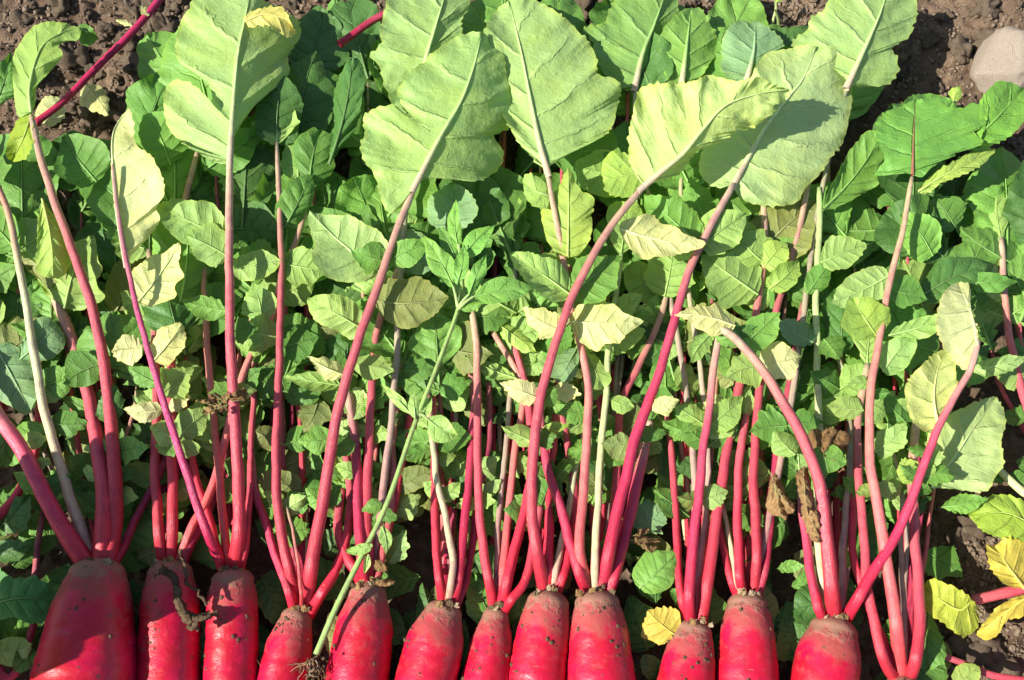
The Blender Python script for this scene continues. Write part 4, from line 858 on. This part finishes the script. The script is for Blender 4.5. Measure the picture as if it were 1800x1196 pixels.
# ------------------------------------------------------------------ withered scraps caught among the stems
def dry(name, label, pieces, z, mat='dry_leaf', cat='dead leaf'):
    x = sum(p[0] for p in pieces)/len(pieces); y = sum(p[1] for p in pieces)/len(pieces); p0 = P(x, y, z)
    t = thing(name, label, cat, tuple(p0))
    for bx, by, tx, ty, wv in pieces:
        simple_leaf(bx, by, tx, ty, wv, z+rnd.uniform(-0.003, 0.003), t, 'o', shape=rnd.choice(['ov', 'ob']), crumple=0.006, mat=mat, ribw=2, name='shred', T=40, teeth=(4, 9), curl=(-0.8, -0.6), dz=rnd.uniform(-0.008, 0.006))
dry('withered_leaf', 'shredded brown leaf wrapped round the tallest pink stem', [(398, 718, 345, 705, 7), (395, 700, 432, 690, 9), (400, 712, 360, 730, 5), (390, 704, 360, 690, 8), (405, 706, 438, 704, 6), (385, 712, 410, 698, 8), (372, 712, 400, 722, 6)], 0.098)
dry('withered_leaf', 'curled dark brown leaf clump below the pale green stem', [(1442, 806, 1426, 756, 15), (1446, 816, 1492, 764, 19), (1455, 810, 1484, 826, 12), (1446, 808, 1462, 752, 14), (1436, 792, 1472, 792, 16)], 0.078)
dry('withered_leaf', 'short tan shrivelled leaf hanging left of the bent stem', [(1356, 832, 1368, 904, 20), (1362, 852, 1398, 906, 15), (1360, 846, 1382, 918, 14)], 0.076)
dry('withered_leaf', 'long tan twisted leaf running along the bent thick stem', [(1412, 822, 1420, 905, 16), (1410, 865, 1436, 956, 13), (1408, 845, 1426, 925, 12)], 0.084)
dry('withered_leaf', 'brown crumbled leaf scrap on the leaves right of the cream stem', [(1108, 950, 1160, 945, 8), (1120, 955, 1150, 965, 8), (1112, 942, 1140, 938, 6)], 0.045)
dry('withered_bract', 'reddish brown dry bract folded over a radish crown by the weed', [(640, 1018, 628, 1036, 8), (652, 1014, 690, 1030, 11), (664, 1004, 672, 984, 10)], 0.078, 'dry_leaf')
dw = P(330, 1060, 0.05)
dt = thing('withered_leaf', 'dark stringy withered leaf draped over a straight radish', 'dead leaf', tuple(dw))
for pts, a, b in [([(284, 1003), (305, 1015), (312, 1045), (322, 1078), (345, 1086), (372, 1078)], 11, 9), ([(318, 965), (324, 1000), (332, 1030), (352, 1045), (362, 1066)], 4, 3), ([(322, 1078), (338, 1095), (348, 1108)], 12, 4), ([(340, 1090), (360, 1088), (382, 1076)], 12, 5), ([(285, 1000), (296, 1012), (304, 1008)], 12, 6), ([(350, 1090), (342, 1104), (330, 1100)], 9, 4)]:
    px = catmull(pts, 30); zz = 0.071+0.003*np.sin(np.linspace(0, 5, 30)); v, f, u = tube(PN(px, zz), np.linspace(a, b, 30)*0.5*0.0006, 10, False, 0.3)
    v = v+np.array([[noise.noise((x*170, y*170, z*170)), noise.noise((x*170+5, y*170, z*170)), noise.noise((x*170, y*170+8, z*170))] for x, y, z in v])*0.0034
    mesh_obj('shred', v, f, ['dark_withered'], dt)

# ------------------------------------------------------------------ unseen radish added out of frame: upright leaves placed to shade the first roots
gp = P(-300, 1165, 0.0)
gz = soil_height(gp.x, gp.y)
gr = thing('shade_radish', 'radish still growing upright in the soil beside the heap', 'radish', (gp.x, gp.y, gz))
for i, (dx, dy, h, wv, tn) in enumerate([(0.05, 0.06, 0.31, 0.055, 'g'), (0.03, -0.03, 0.33, 0.06, 'g'), (-0.06, 0.09, 0.30, 0.05, 'm'), (-0.05, -0.05, 0.27, 0.055, 'g'), (0.10, 0.01, 0.24, 0.045, 'g')]):
    t = np.linspace(0, 1, 30); b = np.array([gp.x, gp.y, gz-0.01]); pth = b+np.outer(t**1.5, [dx, dy, 0])+np.outer(t, [0, 0, h*0.62])
    v, f, u = tube(pth, 0.008-0.004*t, 12, False); cs = np.array(STEM['pink']); col = np.repeat(cs[np.minimum((t*4).astype(int), 3)], 12, axis=0)
    so = mesh_obj('stem', v, f, ['stem_skin'], gr, uv=u, col=col)
    T_, K_ = 60, 9; tt = np.linspace(0, 1, T_); s = np.linspace(-1, 1, 2*K_-1); top = pth[-1]
    wprof = wv*np.sin(np.pi*np.clip(tt, 0, 1)**0.75)**0.7*(1+0.09*np.abs(np.sin(tt*38)))
    spine = top+np.outer(tt, [dx*0.8, dy*0.8, h*0.42])+np.outer(tt**2, [dx*0.6, dy*0.6, -h*0.10])
    side = np.array([-dy, dx, 0])/math.hypot(dx, dy)
    V = (spine[:, None, :]+side[None, None, :]*(wprof[:, None]*s[None, :])[:, :, None]); V[:, :, 2] -= 0.25*wprof[:, None]*s[None, :]**2
    i_ = np.arange(T_-1)[:, None]*(2*K_-1); j_ = np.arange(2*K_-2)[None, :]; F = np.stack([i_+j_, i_+j_+1, i_+2*K_-1+j_+1, i_+2*K_-1+j_], -1).reshape(-1, 4)
    lo_ = mesh_obj('leaf', V.reshape(-1, 3), F, ['leaf_upper'], so, uv=np.stack([np.repeat(tt*6, 2*K_-1), np.tile(np.abs(s), T_)], -1)); lo_.color = (*TONE[tn], 1)
